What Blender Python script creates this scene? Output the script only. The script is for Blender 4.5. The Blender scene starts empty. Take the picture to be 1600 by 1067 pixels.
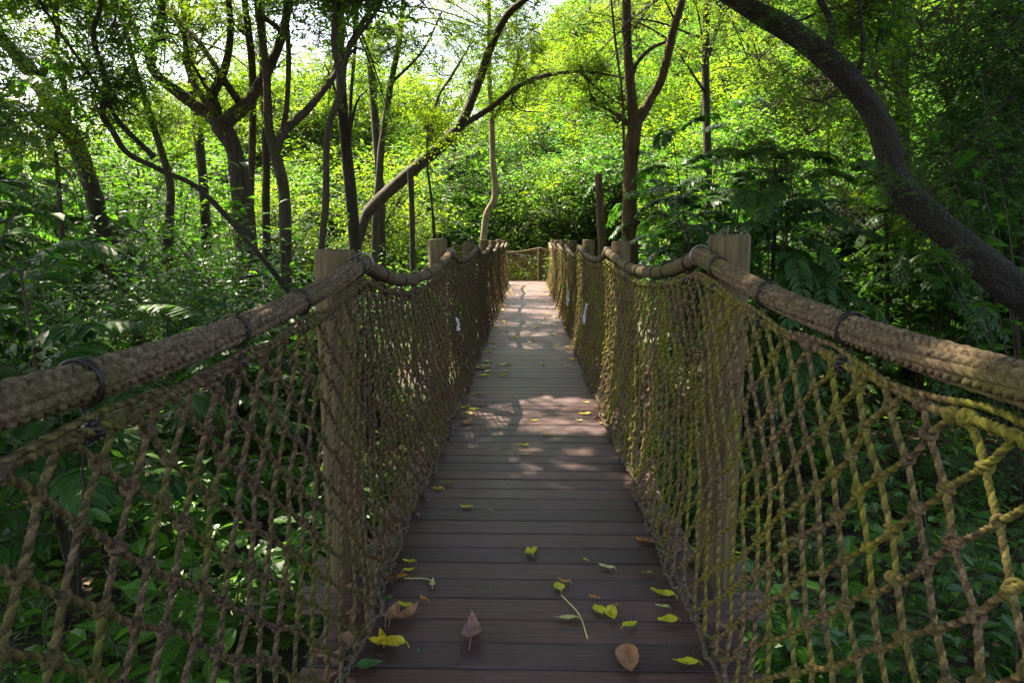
import bpy, math
import numpy as np
from mathutils import Matrix, Vector
rng = np.random.default_rng(7)
C = bpy.context.scene.collection
rad = math.radians

# ------------------------------------------------------------------ camera, sky, sun, exposure
CAMZ, FPX = 1.35, 1050.0
cam = bpy.data.objects.new('camera', bpy.data.cameras.new('camera'))
C.objects.link(cam)
cam.location = (0, 0, CAMZ)
cam.rotation_euler = (rad(90 - 8.56), 0, rad(1.31))
cam.data.sensor_width = 36
cam.data.lens = 36 * FPX / 1600
cam.data.clip_start, cam.data.clip_end = 0.05, 2000
bpy.context.scene.camera = cam
CAM_R = np.array(cam.rotation_euler.to_matrix())
SUN = np.array([-0.56, 0.50, 1.2]); SUN /= np.linalg.norm(SUN)
elev = math.asin(SUN[2]); azim = math.atan2(SUN[0], SUN[1])
world = bpy.data.worlds.new('World'); bpy.context.scene.world = world
world.use_nodes = True
wn = world.node_tree
sky = wn.nodes.new('ShaderNodeTexSky'); sky.sky_type = 'NISHITA'; sky.sun_disc = False
sky.sun_elevation = elev; sky.sun_rotation = azim
sky.air_density = 1.0; sky.dust_density = 3.0; sky.ozone_density = 1.0
wn.links.new(sky.outputs[0], wn.nodes['Background'].inputs[0])
wn.nodes['Background'].inputs[1].default_value = 0.15
sl = bpy.data.lights.new('sun', 'SUN'); sl.energy = 5.0; sl.angle = rad(0.5); sl.color = (1.0, 0.94, 0.82)
so = bpy.data.objects.new('sun', sl); C.objects.link(so)
so.rotation_euler = Vector(SUN).to_track_quat('Z', 'Y').to_euler()
sc = bpy.context.scene
sc.view_settings.view_transform = 'Standard'; sc.view_settings.look = 'None'
sc.view_settings.gamma = 1; sc.view_settings.use_curve_mapping = False
sc.view_settings.exposure = 2.4
sc.view_settings.use_white_balance = True; sc.view_settings.white_balance_temperature = 7300; sc.view_settings.white_balance_tint = 14
sc.render.engine = 'CYCLES'
cy = sc.cycles
cy.use_denoising = True; cy.max_bounces = 7; cy.diffuse_bounces = 4; cy.glossy_bounces = 2
cy.transmission_bounces = 5; cy.transparent_max_bounces = 6; cy.caustics_reflective = False; cy.caustics_refractive = False
cy.sample_clamp_indirect = 4

# ------------------------------------------------------------------ general helpers
def P(px, py, Y):
    """photo pixel -> world point on the plane y = Y"""
    d = CAM_R @ np.array([(px - 800) / FPX, -(py - 533.5) / FPX, -1.0])
    return np.array([0, 0, CAMZ]) + d * (Y / d[1])

def PZ(px, py, z=0.0):
    d = CAM_R @ np.array([(px - 800) / FPX, -(py - 533.5) / FPX, -1.0])
    return np.array([0, 0, CAMZ]) + d * ((z - CAMZ) / d[2])

def unit(a):
    a = np.asarray(a, float)
    return a / np.maximum(np.linalg.norm(a, axis=-1, keepdims=True), 1e-9)

class MB:
    """collects vertices and polygons for ONE mesh"""
    def __init__(s):
        s.v = []; s.n = 0; s.loops = []; s.sizes = []; s.tint = []; s.uv = []; s.mi = []
    def add(s, V, F, tint=0.5, mi=0, uv=None):
        """V (n,3); F (m,k) one polygon size"""
        V = np.asarray(V, float).reshape(-1, 3); F = np.asarray(F, int)
        s.v.append(V); s.loops.append((F + s.n).ravel()); s.sizes.append(np.full(len(F), F.shape[1]))
        s.tint.append(np.broadcast_to(np.asarray(tint, float), (len(F),)))
        s.mi.append(np.full(len(F), mi))
        s.uv.append((np.zeros((F.size, 2)) if uv is None else uv))
        s.n += len(V)
    def mesh(s, name, mats, smooth=False):
        me = bpy.data.meshes.new(name)
        if not s.v: return me
        V = np.concatenate(s.v); L = np.concatenate(s.loops); S = np.concatenate(s.sizes)
        me.vertices.add(len(V)); me.vertices.foreach_set('co', V.ravel())
        me.loops.add(len(L)); me.loops.foreach_set('vertex_index', L)
        me.polygons.add(len(S))
        me.polygons.foreach_set('loop_start', np.concatenate([[0], np.cumsum(S)[:-1]]))
        me.polygons.foreach_set('loop_total', S)
        me.polygons.foreach_set('material_index', np.concatenate(s.mi))
        me.polygons.foreach_set('use_smooth', np.full(len(S), smooth))
        a = me.attributes.new('tint', 'FLOAT', 'FACE'); a.data.foreach_set('value', np.concatenate(s.tint))
        uvl = me.uv_layers.new(name='uv'); uvl.data.foreach_set('uv', np.concatenate(s.uv).ravel())
        for m in (mats if isinstance(mats, (list, tuple)) else [mats]): me.materials.append(m)
        me.update(calc_edges=True); me.validate()
        return me

def link(name, mesh, parent=None, loc=None):
    o = bpy.data.objects.new(name, mesh); C.objects.link(o)
    if parent: o.parent = parent
    if loc is not None: o.location = loc
    return o
def tag(o, label=None, cat=None, group=None, kind=None):
    if label: o['label'] = label
    if cat: o['category'] = cat
    if group: o['group'] = group
    if kind: o['kind'] = kind
    return o
def thing(name, label, cat, loc=(0, 0, 0), group=None):
    o = bpy.data.objects.new(name, None); C.objects.link(o); o.location = loc
    o.empty_display_size = 0.2
    return tag(o, label, cat, group)

def frames(pts):
    """tangent, normal, binormal along a polyline (parallel transport)"""
    T = np.gradient(pts, axis=0); T = unit(T)
    N = np.zeros_like(T)
    a = np.array([0, 0, 1.0]) if abs(T[0][2]) < 0.9 else np.array([1.0, 0, 0])
    N[0] = unit(a - T[0] * (a @ T[0]))
    for i in range(1, len(T)):
        n = N[i - 1] - T[i] * (N[i - 1] @ T[i]); N[i] = unit(n)
    return T, N, np.cross(T, N)

def sweep(mb, pts, r, sides=8, prof=None, tint=0.5, mi=0, cap=True, tf=None):
    """tube along pts; r scalar or per-point; prof(theta[sides], s[n,1]) multiplies the radius"""
    pts = np.asarray(pts, float); n = len(pts)
    T, N, B = frames(pts)
    th = np.linspace(0, 2 * np.pi, sides, endpoint=False)
    s = np.concatenate([[0], np.cumsum(np.linalg.norm(np.diff(pts, axis=0), axis=1))])[:, None]
    R = np.broadcast_to(np.asarray(r, float).reshape(-1, 1), (n, sides)).copy()
    if prof is not None: R = R * prof(th[None, :], s)
    if tf is not None: tint = tf((th + np.pi / sides)[None, :], (s[:-1] + s[1:]) / 2).ravel()
    V = pts[:, None] + R[..., None] * (np.cos(th)[None, :, None] * N[:, None] + np.sin(th)[None, :, None] * B[:, None])
    i = np.arange(n - 1)[:, None] * sides; j = np.arange(sides)[None]; k = (j + 1) % sides
    F = np.stack([i + j, i + k, i + sides + k, i + sides + j], -1).reshape(-1, 4)
    mb.add(V, F, tint, mi)
    if cap:
        for e in (0, n - 1):
            ring = V[e]; c = ring.mean(0)
            f = np.stack([np.arange(sides), (np.arange(sides) + 1) % sides, np.full(sides, sides)], 1)
            mb.add(np.vstack([ring, c]), f if e else f[:, ::-1], .5 if tf is not None else tint, mi)

def smooth_path(pts, n):
    """Catmull-Rom through pts, n samples per span"""
    p = np.asarray(pts, float)
    if len(p) < 3:
        t = np.linspace(0, 1, n * (len(p) - 1) + 1)[:, None]
        return p[0] * (1 - t) + p[-1] * t
    q = np.vstack([2 * p[0] - p[1], p, 2 * p[-1] - p[-2]])
    out = []
    for i in range(1, len(q) - 2):
        t = np.linspace(0, 1, n, endpoint=False)[:, None]
        a, b, c, d = q[i - 1], q[i], q[i + 1], q[i + 2]
        out.append(0.5 * ((2 * b) + (c - a) * t + (2 * a - 5 * b + 4 * c - d) * t**2 + (3 * b - a - 3 * c + d) * t**3))
    out.append(p[-1][None]); return np.vstack(out)

def box(mb, lo, hi, tint=0.5, bev=0.0):
    lo = np.asarray(lo, float); hi = np.asarray(hi, float)
    if bev <= 0:
        V = np.array([[x, y, z] for z in (lo[2], hi[2]) for y in (lo[1], hi[1]) for x in (lo[0], hi[0])])
        F = [[0, 2, 3, 1], [4, 5, 7, 6], [0, 1, 5, 4], [2, 6, 7, 3], [0, 4, 6, 2], [1, 3, 7, 5]]
        mb.add(V, F, tint); return
    # rounded profile in YZ extruded along X
    y0, y1, z0, z1 = lo[1], hi[1], lo[2], hi[2]; b = bev
    pr = np.array([[y0, z0], [y1, z0], [y1, z1 - b], [y1 - b * .35, z1 - b * .35], [y1 - b, z1], [y0 + b, z1], [y0 + b * .35, z1 - b * .35], [y0, z1 - b]])
    k = len(pr)
    V = np.vstack([np.c_[np.full(k, x), pr] for x in (lo[0], hi[0])])
    F = [[i, (i + 1) % k, k + (i + 1) % k, k + i] for i in range(k)]
    mb.add(V, [f[::-1] for f in F], tint); 
    mb.add(V, [list(range(k)), list(range(2 * k - 1, k - 1, -1))], tint)

# ------------------------------------------------------------------ materials
def mat(name):
    m = bpy.data.materials.new(name); m.use_nodes = True
    nt = m.node_tree; return m, nt, nt.nodes['Principled BSDF']
def N_(nt, t, **kw):
    n = nt.nodes.new(t)
    for k, v in kw.items():
        if k in n.inputs: n.inputs[k].default_value = v
        else: setattr(n, k, v)
    return n
def ramp(nt, stops):
    r = nt.nodes.new('ShaderNodeValToRGB'); e = r.color_ramp.elements
    while len(e) < len(stops): e.new(0.5)
    for q, (p, c) in zip(e, stops): q.position = p; q.color = (*c, 1)
    return r
def mixc(nt, fac, a, b, mode='MIX'):
    m = nt.nodes.new('ShaderNodeMix'); m.data_type = 'RGBA'; m.blend_type = mode
    for inp, v in ((0, fac), (6, a), (7, b)):
        if hasattr(v, 'links') or hasattr(v, 'is_linked'): nt.links.new(v, m.inputs[inp])
        elif isinstance(v, (int, float)): m.inputs[inp].default_value = v
        else: m.inputs[inp].default_value = (*v, 1)
    return m.outputs[2]
def bump(nt, h, strength, dist, p):
    b = N_(nt, 'ShaderNodeBump', Strength=strength, Distance=dist)
    nt.links.new(h, b.inputs['Height']); nt.links.new(b.outputs[0], p.inputs['Normal'])
def coords(nt, scale=(1, 1, 1), kind='Object', rot=(0, 0, 0)):
    t = nt.nodes.new('ShaderNodeTexCoord'); m = nt.nodes.new('ShaderNodeMapping')
    m.inputs['Scale'].default_value = scale; m.inputs['Rotation'].default_value = rot
    nt.links.new(t.outputs[kind], m.inputs[0]); return m.outputs[0]
def noise(nt, vec, scale, detail=4, rough=.55):
    n = N_(nt, 'ShaderNodeTexNoise', Scale=scale, Detail=detail, Roughness=rough)
    nt.links.new(vec, n.inputs['Vector']); return n.outputs[0]
def tint_attr(nt):
    a = nt.nodes.new('ShaderNodeAttribute'); a.attribute_name = 'tint'; return a.outputs['Fac']

def leaf_mat(name, stops, trans, tfac=.42, rough=.38, veins=False, spec=.5):
    m, nt, p = mat(name)
    oi = nt.nodes.new('ShaderNodeObjectInfo')
    ma = N_(nt, 'ShaderNodeMath', operation='MULTIPLY_ADD'); ma.inputs[1].default_value = .3
    nt.links.new(oi.outputs['Random'], ma.inputs[0])
    mu = N_(nt, 'ShaderNodeMath', operation='MULTIPLY'); mu.inputs[1].default_value = .75
    nt.links.new(tint_attr(nt), mu.inputs[0]); nt.links.new(mu.outputs[0], ma.inputs[2])
    r = ramp(nt, stops); nt.links.new(ma.outputs[0], r.inputs[0])
    col = r.outputs[0]
    if veins:
        uv = nt.nodes.new('ShaderNodeUVMap'); sx = nt.nodes.new('ShaderNodeSeparateXYZ'); nt.links.new(uv.outputs[0], sx.inputs[0])
        ab = N_(nt, 'ShaderNodeMath', operation='ABSOLUTE'); nt.links.new(sx.outputs[0], ab.inputs[0])
        mid = N_(nt, 'ShaderNodeMath', operation='LESS_THAN'); nt.links.new(ab.outputs[0], mid.inputs[0]); mid.inputs[1].default_value = .018
        a2 = N_(nt, 'ShaderNodeMath', operation='MULTIPLY_ADD'); nt.links.new(ab.outputs[0], a2.inputs[0]); a2.inputs[1].default_value = -.8
        nt.links.new(sx.outputs[1], a2.inputs[2])
        w = N_(nt, 'ShaderNodeMath', operation='MULTIPLY'); nt.links.new(a2.outputs[0], w.inputs[0]); w.inputs[1].default_value = 9.0
        fr = N_(nt, 'ShaderNodeMath', operation='PINGPONG'); nt.links.new(w.outputs[0], fr.inputs[0]); fr.inputs[1].default_value = .5
        lt = N_(nt, 'ShaderNodeMath', operation='LESS_THAN'); nt.links.new(fr.outputs[0], lt.inputs[0]); lt.inputs[1].default_value = .07
        mx = N_(nt, 'ShaderNodeMath', operation='MAXIMUM'); nt.links.new(lt.outputs[0], mx.inputs[0]); nt.links.new(mid.outputs[0], mx.inputs[1])
        v2 = N_(nt, 'ShaderNodeMath', operation='MULTIPLY'); nt.links.new(mx.outputs[0], v2.inputs[0]); v2.inputs[1].default_value = .35
        col = mixc(nt, v2.outputs[0], col, tuple(min(1, c * 1.8 + .03) for c in stops[-1][1]))
        bump(nt, fr.outputs[0], .35, .004, p)
    nt.links.new(col, p.inputs['Base Color'])
    p.inputs['Roughness'].default_value = rough; p.inputs['Specular IOR Level'].default_value = spec
    tr = nt.nodes.new('ShaderNodeBsdfTranslucent')
    tcol = mixc(nt, 1.0, col, trans, 'MULTIPLY'); nt.links.new(tcol, tr.inputs[0])
    mx = nt.nodes.new('ShaderNodeMixShader'); mx.inputs[0].default_value = tfac
    nt.links.new(p.outputs[0], mx.inputs[1]); nt.links.new(tr.outputs[0], mx.inputs[2])
    nt.links.new(mx.outputs[0], nt.nodes['Material Output'].inputs[0])
    return m
LEAF = {
 'sunny': leaf_mat('leaf_yellow_green', [(0, (.022, .06, .006)), (.5, (.046, .105, .009)), (1, (.105, .175, .013))], (4.2, 3.6, 1.4), .48, .55, spec=.25),
 'mid': leaf_mat('leaf_mid_green', [(0, (.018, .05, .008)), (.5, (.04, .11, .012)), (1, (.09, .19, .018))], (3.6, 3.6, 1.5), .42, .52, spec=.3),
 'dark': leaf_mat('leaf_dark_glossy', [(0, (.016, .045, .014)), (.5, (.032, .09, .02)), (.9, (.065, .15, .026)), (1, (.14, .13, .03))], (2.8, 3.3, 1.2), .36, .46, spec=.35),
 'shade': leaf_mat('leaf_added_canopy', [(0, (.012, .034, .012)), (.6, (.022, .065, .016)), (1, (.045, .11, .02))], (2.6, 3.2, 1.2), .26, .35),  # darker leaves for the added canopy that blocks the sun
 'broad': leaf_mat('leaf_broad_green', [(0, (.014, .05, .01)), (.6, (.03, .1, .014)), (1, (.07, .17, .02))], (3.2, 3.6, 1.2), .36, .44, veins=True, spec=.35),
 'herb': leaf_mat('leaf_herb', [(0, (.018, .065, .016)), (.6, (.04, .125, .024)), (.95, (.075, .19, .03)), (1, (.2, .22, .03))], (3.2, 3.6, 1.2), .36, .36, veins=True),
 'fresh': leaf_mat('leaf_fresh_green', [(0, (.018, .07, .008)), (.5, (.035, .12, .012)), (1, (.08, .2, .02))], (3.2, 3.4, 1.2), .4, .35, veins=True),
 'dry': leaf_mat('leaf_dry_brown', [(0, (.05, .025, .015)), (.5, (.13, .06, .03)), (1, (.25, .13, .07))], (1.5, 1.2, .9), .15, .7),
}
def bark_mat(name, c0, c1, moss=(.06, .075, .02), mossf=.35, scale=1.0, iso=False):
    m, nt, p = mat(name)
    v = coords(nt, (9 * scale, 9 * scale, 1.6 * scale) if not iso else (11, 11, 11)); v2 = coords(nt)
    n1 = noise(nt, v, 2.2, 8, .65); n2 = noise(nt, v2, 1.7, 4); n3 = noise(nt, v2, 26, 4, .7)
    r = ramp(nt, [(.32, c0), (.52, tuple((a + b) / 2 for a, b in zip(c0, c1))), (.7, c1)]); nt.links.new(n1, r.inputs[0])
    mr = ramp(nt, [(.45, (0, 0, 0)), (.65, (mossf,) * 3)]); nt.links.new(n2, mr.inputs[0])
    col = mixc(nt, mr.outputs[0], r.outputs[0], moss)
    lr = ramp(nt, [(.6, (0, 0, 0)), (.72, (.35,) * 3)]); nt.links.new(n3, lr.inputs[0])
    col = mixc(nt, lr.outputs[0], col, tuple(c * 1.6 for c in c1))
    nt.links.new(col, p.inputs['Base Color']); p.inputs['Roughness'].default_value = .9
    ad = N_(nt, 'ShaderNodeMath', operation='ADD'); nt.links.new(n1, ad.inputs[0]); nt.links.new(n3, ad.inputs[1])
    if iso:
        vo = N_(nt, 'ShaderNodeTexVoronoi', Scale=2.4); vo.feature = 'DISTANCE_TO_EDGE'; nt.links.new(v, vo.inputs['Vector'])
        a3 = N_(nt, 'ShaderNodeMath', operation='MULTIPLY_ADD'); nt.links.new(vo.outputs[0], a3.inputs[0]); a3.inputs[1].default_value = 1.6; nt.links.new(ad.outputs[0], a3.inputs[2]); ad = a3
    bump(nt, ad.outputs[0], 1.0, .05 if iso else .03, p); return m
BARK = {'grey': bark_mat('bark_grey_brown', (.026, .018, .011), (.11, .082, .055)),
        'dark': bark_mat('bark_dark', (.014, .01, .007), (.06, .043, .028), mossf=.15),
        'black': bark_mat('bark_rough_dark', (.007, .0045, .003), (.038, .025, .015), mossf=.2, iso=True),
        'warm': bark_mat('bark_warm_brown', (.05, .028, .013), (.19, .115, .055), mossf=.3),
        'pale': bark_mat('bark_pale', (.14, .11, .06), (.36, .29, .17), mossf=.3)}
def twig_mat():
    m, nt, p = mat('twig'); p.inputs['Base Color'].default_value = (.05, .038, .022, 1); p.inputs['Roughness'].default_value = .85; return m
TWIG = twig_mat()
def rope_mat(name, c0, c1, moss, m0, m1, b=.5, far=False):
    m, nt, p = mat(name)
    v = coords(nt); n1 = noise(nt, v, 75, 6, .75); n2 = noise(nt, v, 3.1, 4, .6); n3 = noise(nt, v, 260, 3, .7)
    r = ramp(nt, [(.36, c0), (.66, c1)]); nt.links.new(n1, r.inputs[0])
    mr = ramp(nt, [(m0, (0, 0, 0)), (m1, (.85,) * 3)]); nt.links.new(n2, mr.inputs[0])
    col = mixc(nt, mr.outputs[0], r.outputs[0], moss)
    tr = ramp(nt, [(0, (.5, .46, .42)), (.5, (1, 1, 1)), (1, (1.7, 1.65, 1.5))]); nt.links.new(tint_attr(nt), tr.inputs[0])
    col = mixc(nt, 1.0, col, tr.outputs[0], 'MULTIPLY')
    nt.links.new(col, p.inputs['Base Color']); p.inputs['Roughness'].default_value = .92
    p.inputs['Specular IOR Level'].default_value = .25
    bump(nt, n3, b * 1.3, .0035, p); return m
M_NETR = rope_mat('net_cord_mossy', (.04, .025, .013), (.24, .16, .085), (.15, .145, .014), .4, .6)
M_NETL = rope_mat('net_cord_shaded_brown', (.028, .018, .01), (.17, .11, .062), (.085, .085, .012), .44, .68)  # left net: shade put into the darker brown and moss tones
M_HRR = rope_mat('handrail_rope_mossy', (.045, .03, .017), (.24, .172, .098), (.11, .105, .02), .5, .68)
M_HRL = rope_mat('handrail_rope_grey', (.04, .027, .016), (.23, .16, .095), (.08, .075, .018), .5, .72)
M_FOOT = rope_mat('foot_rope_grey', (.055, .04, .026), (.22, .17, .115), (.12, .12, .04), .5, .7)
M_WHITE = rope_mat('white_cord', (.55, .55, .55), (.85, .85, .85), (.8, .8, .8), .6, .9)
M_TIE, _nt, _p = mat('black_tie'); _p.inputs['Base Color'].default_value = (.016, .011, .008, 1); _p.inputs['Roughness'].default_value = .5
M_STEEL, _nt, _p = mat('galvanised_steel'); _p.inputs['Base Color'].default_value = (.32, .32, .3, 1); _p.inputs['Metallic'].default_value = .8; _p.inputs['Roughness'].default_value = .4

def deck_mat():
    m, nt, p = mat('deck_hardwood')
    v = coords(nt, (1.3, 30, 30)); v2 = coords(nt); v3 = coords(nt, (4, 160, 160))
    g = noise(nt, v, 3, 6, .6); g3 = noise(nt, v3, 2, 3, .6); w = noise(nt, v2, 2.4, 5, .6); sp = noise(nt, v2, 60, 2, .5)
    r = ramp(nt, [(.3, (.032, .0165, .0135)), (.55, (.072, .038, .03)), (.75, (.135, .075, .058))]); nt.links.new(g, r.inputs[0])
    tr = ramp(nt, [(0, (.58, .56, .6)), (.5, (1, 1, 1)), (1, (1.45, 1.25, 1.1))]); nt.links.new(tint_attr(nt), tr.inputs[0])
    col = mixc(nt, 1.0, r.outputs[0], tr.outputs[0], 'MULTIPLY')
    wr = ramp(nt, [(.42, (0, 0, 0)), (.7, (.55,) * 3)]); nt.links.new(w, wr.inputs[0])
    col = mixc(nt, wr.outputs[0], col, (.165, .105, .105))
    s2 = ramp(nt, [(.72, (0, 0, 0)), (.78, (.5,) * 3)]); nt.links.new(sp, s2.inputs[0])
    col = mixc(nt, s2.outputs[0], col, (.26, .22, .18))
    nt.links.new(col, p.inputs['Base Color'])
    rr = ramp(nt, [(.3, (.42,) * 3), (.7, (.62,) * 3)]); nt.links.new(w, rr.inputs[0]); nt.links.new(rr.outputs[0], p.inputs['Roughness'])
    ad = N_(nt, 'ShaderNodeMath', operation='ADD'); nt.links.new(g, ad.inputs[0]); nt.links.new(g3, ad.inputs[1])
    bump(nt, ad.outputs[0], .35, .004, p); return m
M_DECK = deck_mat()
def post_mat():
    m, nt, p = mat('post_wood')
    v = coords(nt, (22, 22, 1.1)); v2 = coords(nt)
    g = noise(nt, v, 2.5, 7, .65); w = noise(nt, v2, 3.0, 5, .6)
    r = ramp(nt, [(.3, (.025, .015, .006)), (.47, (.11, .072, .026)), (.72, (.22, .15, .06))]); nt.links.new(g, r.inputs[0])
    wr = ramp(nt, [(.45, (0, 0, 0)), (.68, (.6,) * 3)]); nt.links.new(w, wr.inputs[0])
    col = mixc(nt, wr.outputs[0], r.outputs[0], (.085, .08, .02))
    nt.links.new(col, p.inputs['Base Color']); p.inputs['Roughness'].default_value = .8
    bump(nt, g, 1.0, .014, p); return m
M_POST = post_mat()
def beam_mat():
    m, nt, p = mat('bearer_wood'); v = coords(nt, (3, 30, 30)); g = noise(nt, v, 2.5, 6)
    r = ramp(nt, [(.3, (.06, .04, .026)), (.7, (.19, .135, .09))]); nt.links.new(g, r.inputs[0]); nt.links.new(r.outputs[0], p.inputs['Base Color'])
    p.inputs['Roughness'].default_value = .85; bump(nt, g, .5, .006, p); return m
M_BEAM = beam_mat()
def soil_mat():
    m, nt, p = mat('soil'); v = coords(nt); a = noise(nt, v, 1.2, 6); b = noise(nt, v, 22, 6, .7)
    r = ramp(nt, [(.3, (.018, .011, .007)), (.5, (.05, .028, .018)), (.72, (.12, .065, .04))]); nt.links.new(b, r.inputs[0])
    wr = ramp(nt, [(.45, (0, 0, 0)), (.65, (.7,) * 3)]); nt.links.new(a, wr.inputs[0])
    sp = nt.nodes.new('ShaderNodeSeparateXYZ'); nt.links.new(v, sp.inputs[0])
    fy = N_(nt, 'ShaderNodeMapRange'); fy.inputs[1].default_value = 13; fy.inputs[2].default_value = 22; nt.links.new(sp.outputs[1], fy.inputs[0])
    mxx = N_(nt, 'ShaderNodeMath', operation='MAXIMUM'); nt.links.new(fy.outputs[0], mxx.inputs[0]); nt.links.new(wr.outputs[0], mxx.inputs[1])
    col = mixc(nt, mxx.outputs[0], r.outputs[0], (.03, .055, .012)); nt.links.new(col, p.inputs['Base Color'])
    p.inputs['Roughness'].default_value = .95; bump(nt, b, .9, .06, p); return m
M_SOIL = soil_mat()

# ------------------------------------------------------------------ terrain
def hgt(x, y):
    x = np.asarray(x, float); y = np.asarray(y, float)
    h = -1.25 + .12 * np.sin(x * .7 + 1) * np.cos(y * .5) + .08 * np.sin(x * 1.9 + y * 1.3)
    far = np.maximum(0, y - 23)
    h = h + np.where(far > 0, 1.1 * (1 - np.exp(-far / 5)), 0)
    h = h + .42 * np.maximum(0, y - 27) * (0.12 + .88 / (1 + np.exp(-(x + 2) / 4)))
    h = h + .16 * np.maximum(0, x - 7) + .03 * np.maximum(0, -x - 9)
    return h
def build_ground():
    u = np.linspace(-1, 1, 181); xs = 260 * np.sign(u) * np.abs(u) ** 2.6
    v = np.linspace(0, 1, 221); ys = -60 + 0 * v; ys = np.concatenate([np.linspace(-200, -8, 24), np.linspace(-7.5, 30, 130), 30 + 300 * np.linspace(.01, 1, 60) ** 1.7])
    X, Y = np.meshgrid(xs, ys); Z = np.minimum(hgt(X, Y), 60)
    n, m = X.shape; V = np.stack([X, Y, Z], -1).reshape(-1, 3)
    i = np.arange(n - 1)[:, None] * m; j = np.arange(m - 1)[None]
    F = np.stack([i + j, i + j + 1, i + m + j + 1, i + m + j], -1).reshape(-1, 4)
    mb = MB(); mb.add(V, F); tag(link('ground', mb.mesh('ground', M_SOIL, True)), 'dark brown leaf strewn forest floor under the bridge', None, None, 'structure')
build_ground()

# ------------------------------------------------------------------ bridge deck
BX = 0.012                      # centre line of the deck
YEND = 20.7
DECK_H = .72
def build_deck():
    t = thing('bridge_deck', 'dark brown plank deck of the footbridge running into the forest', 'bridge deck')
    mb = MB(); y = -1.6; k = 0
    while y < YEND:
        w = .1355 + rng.normal(0, .0012); a, b = rng.normal(0, .006, 2); dz = rng.normal(0, .0012)
        box(mb, (BX - DECK_H + a, y, -.035 + dz), (BX + DECK_H + b, y + w, dz), rng.random(), .004)
        y += w + .0072 + abs(rng.normal(0, .0008)); k += 1
    # landing at the far end (planks run on, wider)
    while y < YEND + 2.0:
        w = .1375; box(mb, (BX - 2.6, y, -.037), (BX + 2.2, y + w, -.002), rng.random(), .004); y += w + .006
    link('planking', mb.mesh('planking', M_DECK), t)
    for x in (-.58, 0, .58):
        b = MB(); box(b, (BX + x - .04, -1.6, -.19), (BX + x + .04, YEND + 1.9, -.042)); link('stringer', b.mesh('stringer', M_BEAM), t)
    for k in range(-1, 7):
        yy = POSTY0 + POSTS * k
        b = MB(); box(b, (BX - .93, yy - .16, -.125), (BX + .93, yy - .085, -.042), .5); link('bearer', b.mesh('bearer', M_BEAM), t)
        b = MB(); box(b, (BX - .93, yy + .085, -.125), (BX + .93, yy + .16, -.042), .5); link('bearer', b.mesh('bearer', M_BEAM), t)
POSTY0, POSTS = 2.63, 3.03
build_deck()

# ------------------------------------------------------------------ railings
def wob(a, seed, sc=1.0):
    a = np.asarray(a, float)
    return (np.sin(a * 2.1 * sc + seed) + .6 * np.sin(a * 4.7 * sc + seed * 2.3) + .4 * np.sin(a * 9.1 * sc + seed * 3.1)) / 2
HP = {-1: [1.26, 1.262, 1.245, 1.25, 1.25, 1.255, 1.25, 1.25, 1.25], 1: [1.26, 1.292, 1.255, 1.255, 1.25, 1.255, 1.25, 1.25, 1.25]}
def rope_z(side, y):
    y = np.asarray(y, float); q = (y - (POSTY0 - POSTS)) / POSTS
    i = np.clip(np.floor(q).astype(int), 0, 7); f = q - i; h = np.array(HP[side])
    sag = np.where(i == 0, .125, .115 + .02 * np.sin(i * 2.3 + side))
    return h[i] * (1 - f) + h[np.minimum(i + 1, 8)] * f - sag * 4 * f * (1 - f)
def rope_x(side, y):
    y = np.asarray(y, float); q = (y - (POSTY0 - POSTS)) / POSTS; f = q - np.floor(q)
    return BX + side * (.655 + .03 * 4 * f * (1 - f))
XBOT = .575
def top_pt(side, y):
    q = (np.asarray(y, float) - (POSTY0 - POSTS)) / POSTS; f = q - np.floor(q)
    return np.stack([rope_x(side, y) - side * .012 + .006 * wob(y, 3 + side, 3), np.asarray(y, float), rope_z(side, y) - .074 + .006 * wob(y, side, 4)], -1)
def bot_pt(side, y):
    return np.stack([BX + side * (XBOT + .022 * wob(y, 5 + side * 2, 1.7)), np.asarray(y, float), .022 + .008 * (wob(y, 9 + side, 2) + 1)], -1)
NH = 1.15
def net_pt(side, y, v):
    t = np.clip(np.asarray(v, float) / NH, 0, 1)[..., None]; y = np.asarray(y, float)
    p = top_pt(side, y) * t + bot_pt(side, y) * (1 - t)
    bul = (.045 + .02 * wob(y, side * 4, .8)) * np.sin(np.pi * t[..., 0]) + .012 * wob(y * 2 + t[..., 0] * 5, 2.2, 1.3) * np.sin(np.pi * t[..., 0])
    p[..., 0] += side * bul; return p

def lobed(pitch, k=3, depth=.5):
    return lambda th, s: (1 - depth) + depth * 1.25 * np.abs(np.sin(k / 2 * (th - 2 * np.pi * s / pitch))) ** .7
def strands(pitch, off=0.0):
    tt = np.array([.15, .55, .95])
    return lambda th, s: tt[np.floor(((th - 2 * np.pi * s / pitch) / (2 * np.pi) * 3 + off)).astype(int) % 3]
def cord_path(a, b, n, sag=.004):
    t = np.linspace(0, 1, n)[:, None]; p = a * (1 - t) + b * t
    p[:, 2] -= sag * 4 * (t * (1 - t))[:, 0]; return p

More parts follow.
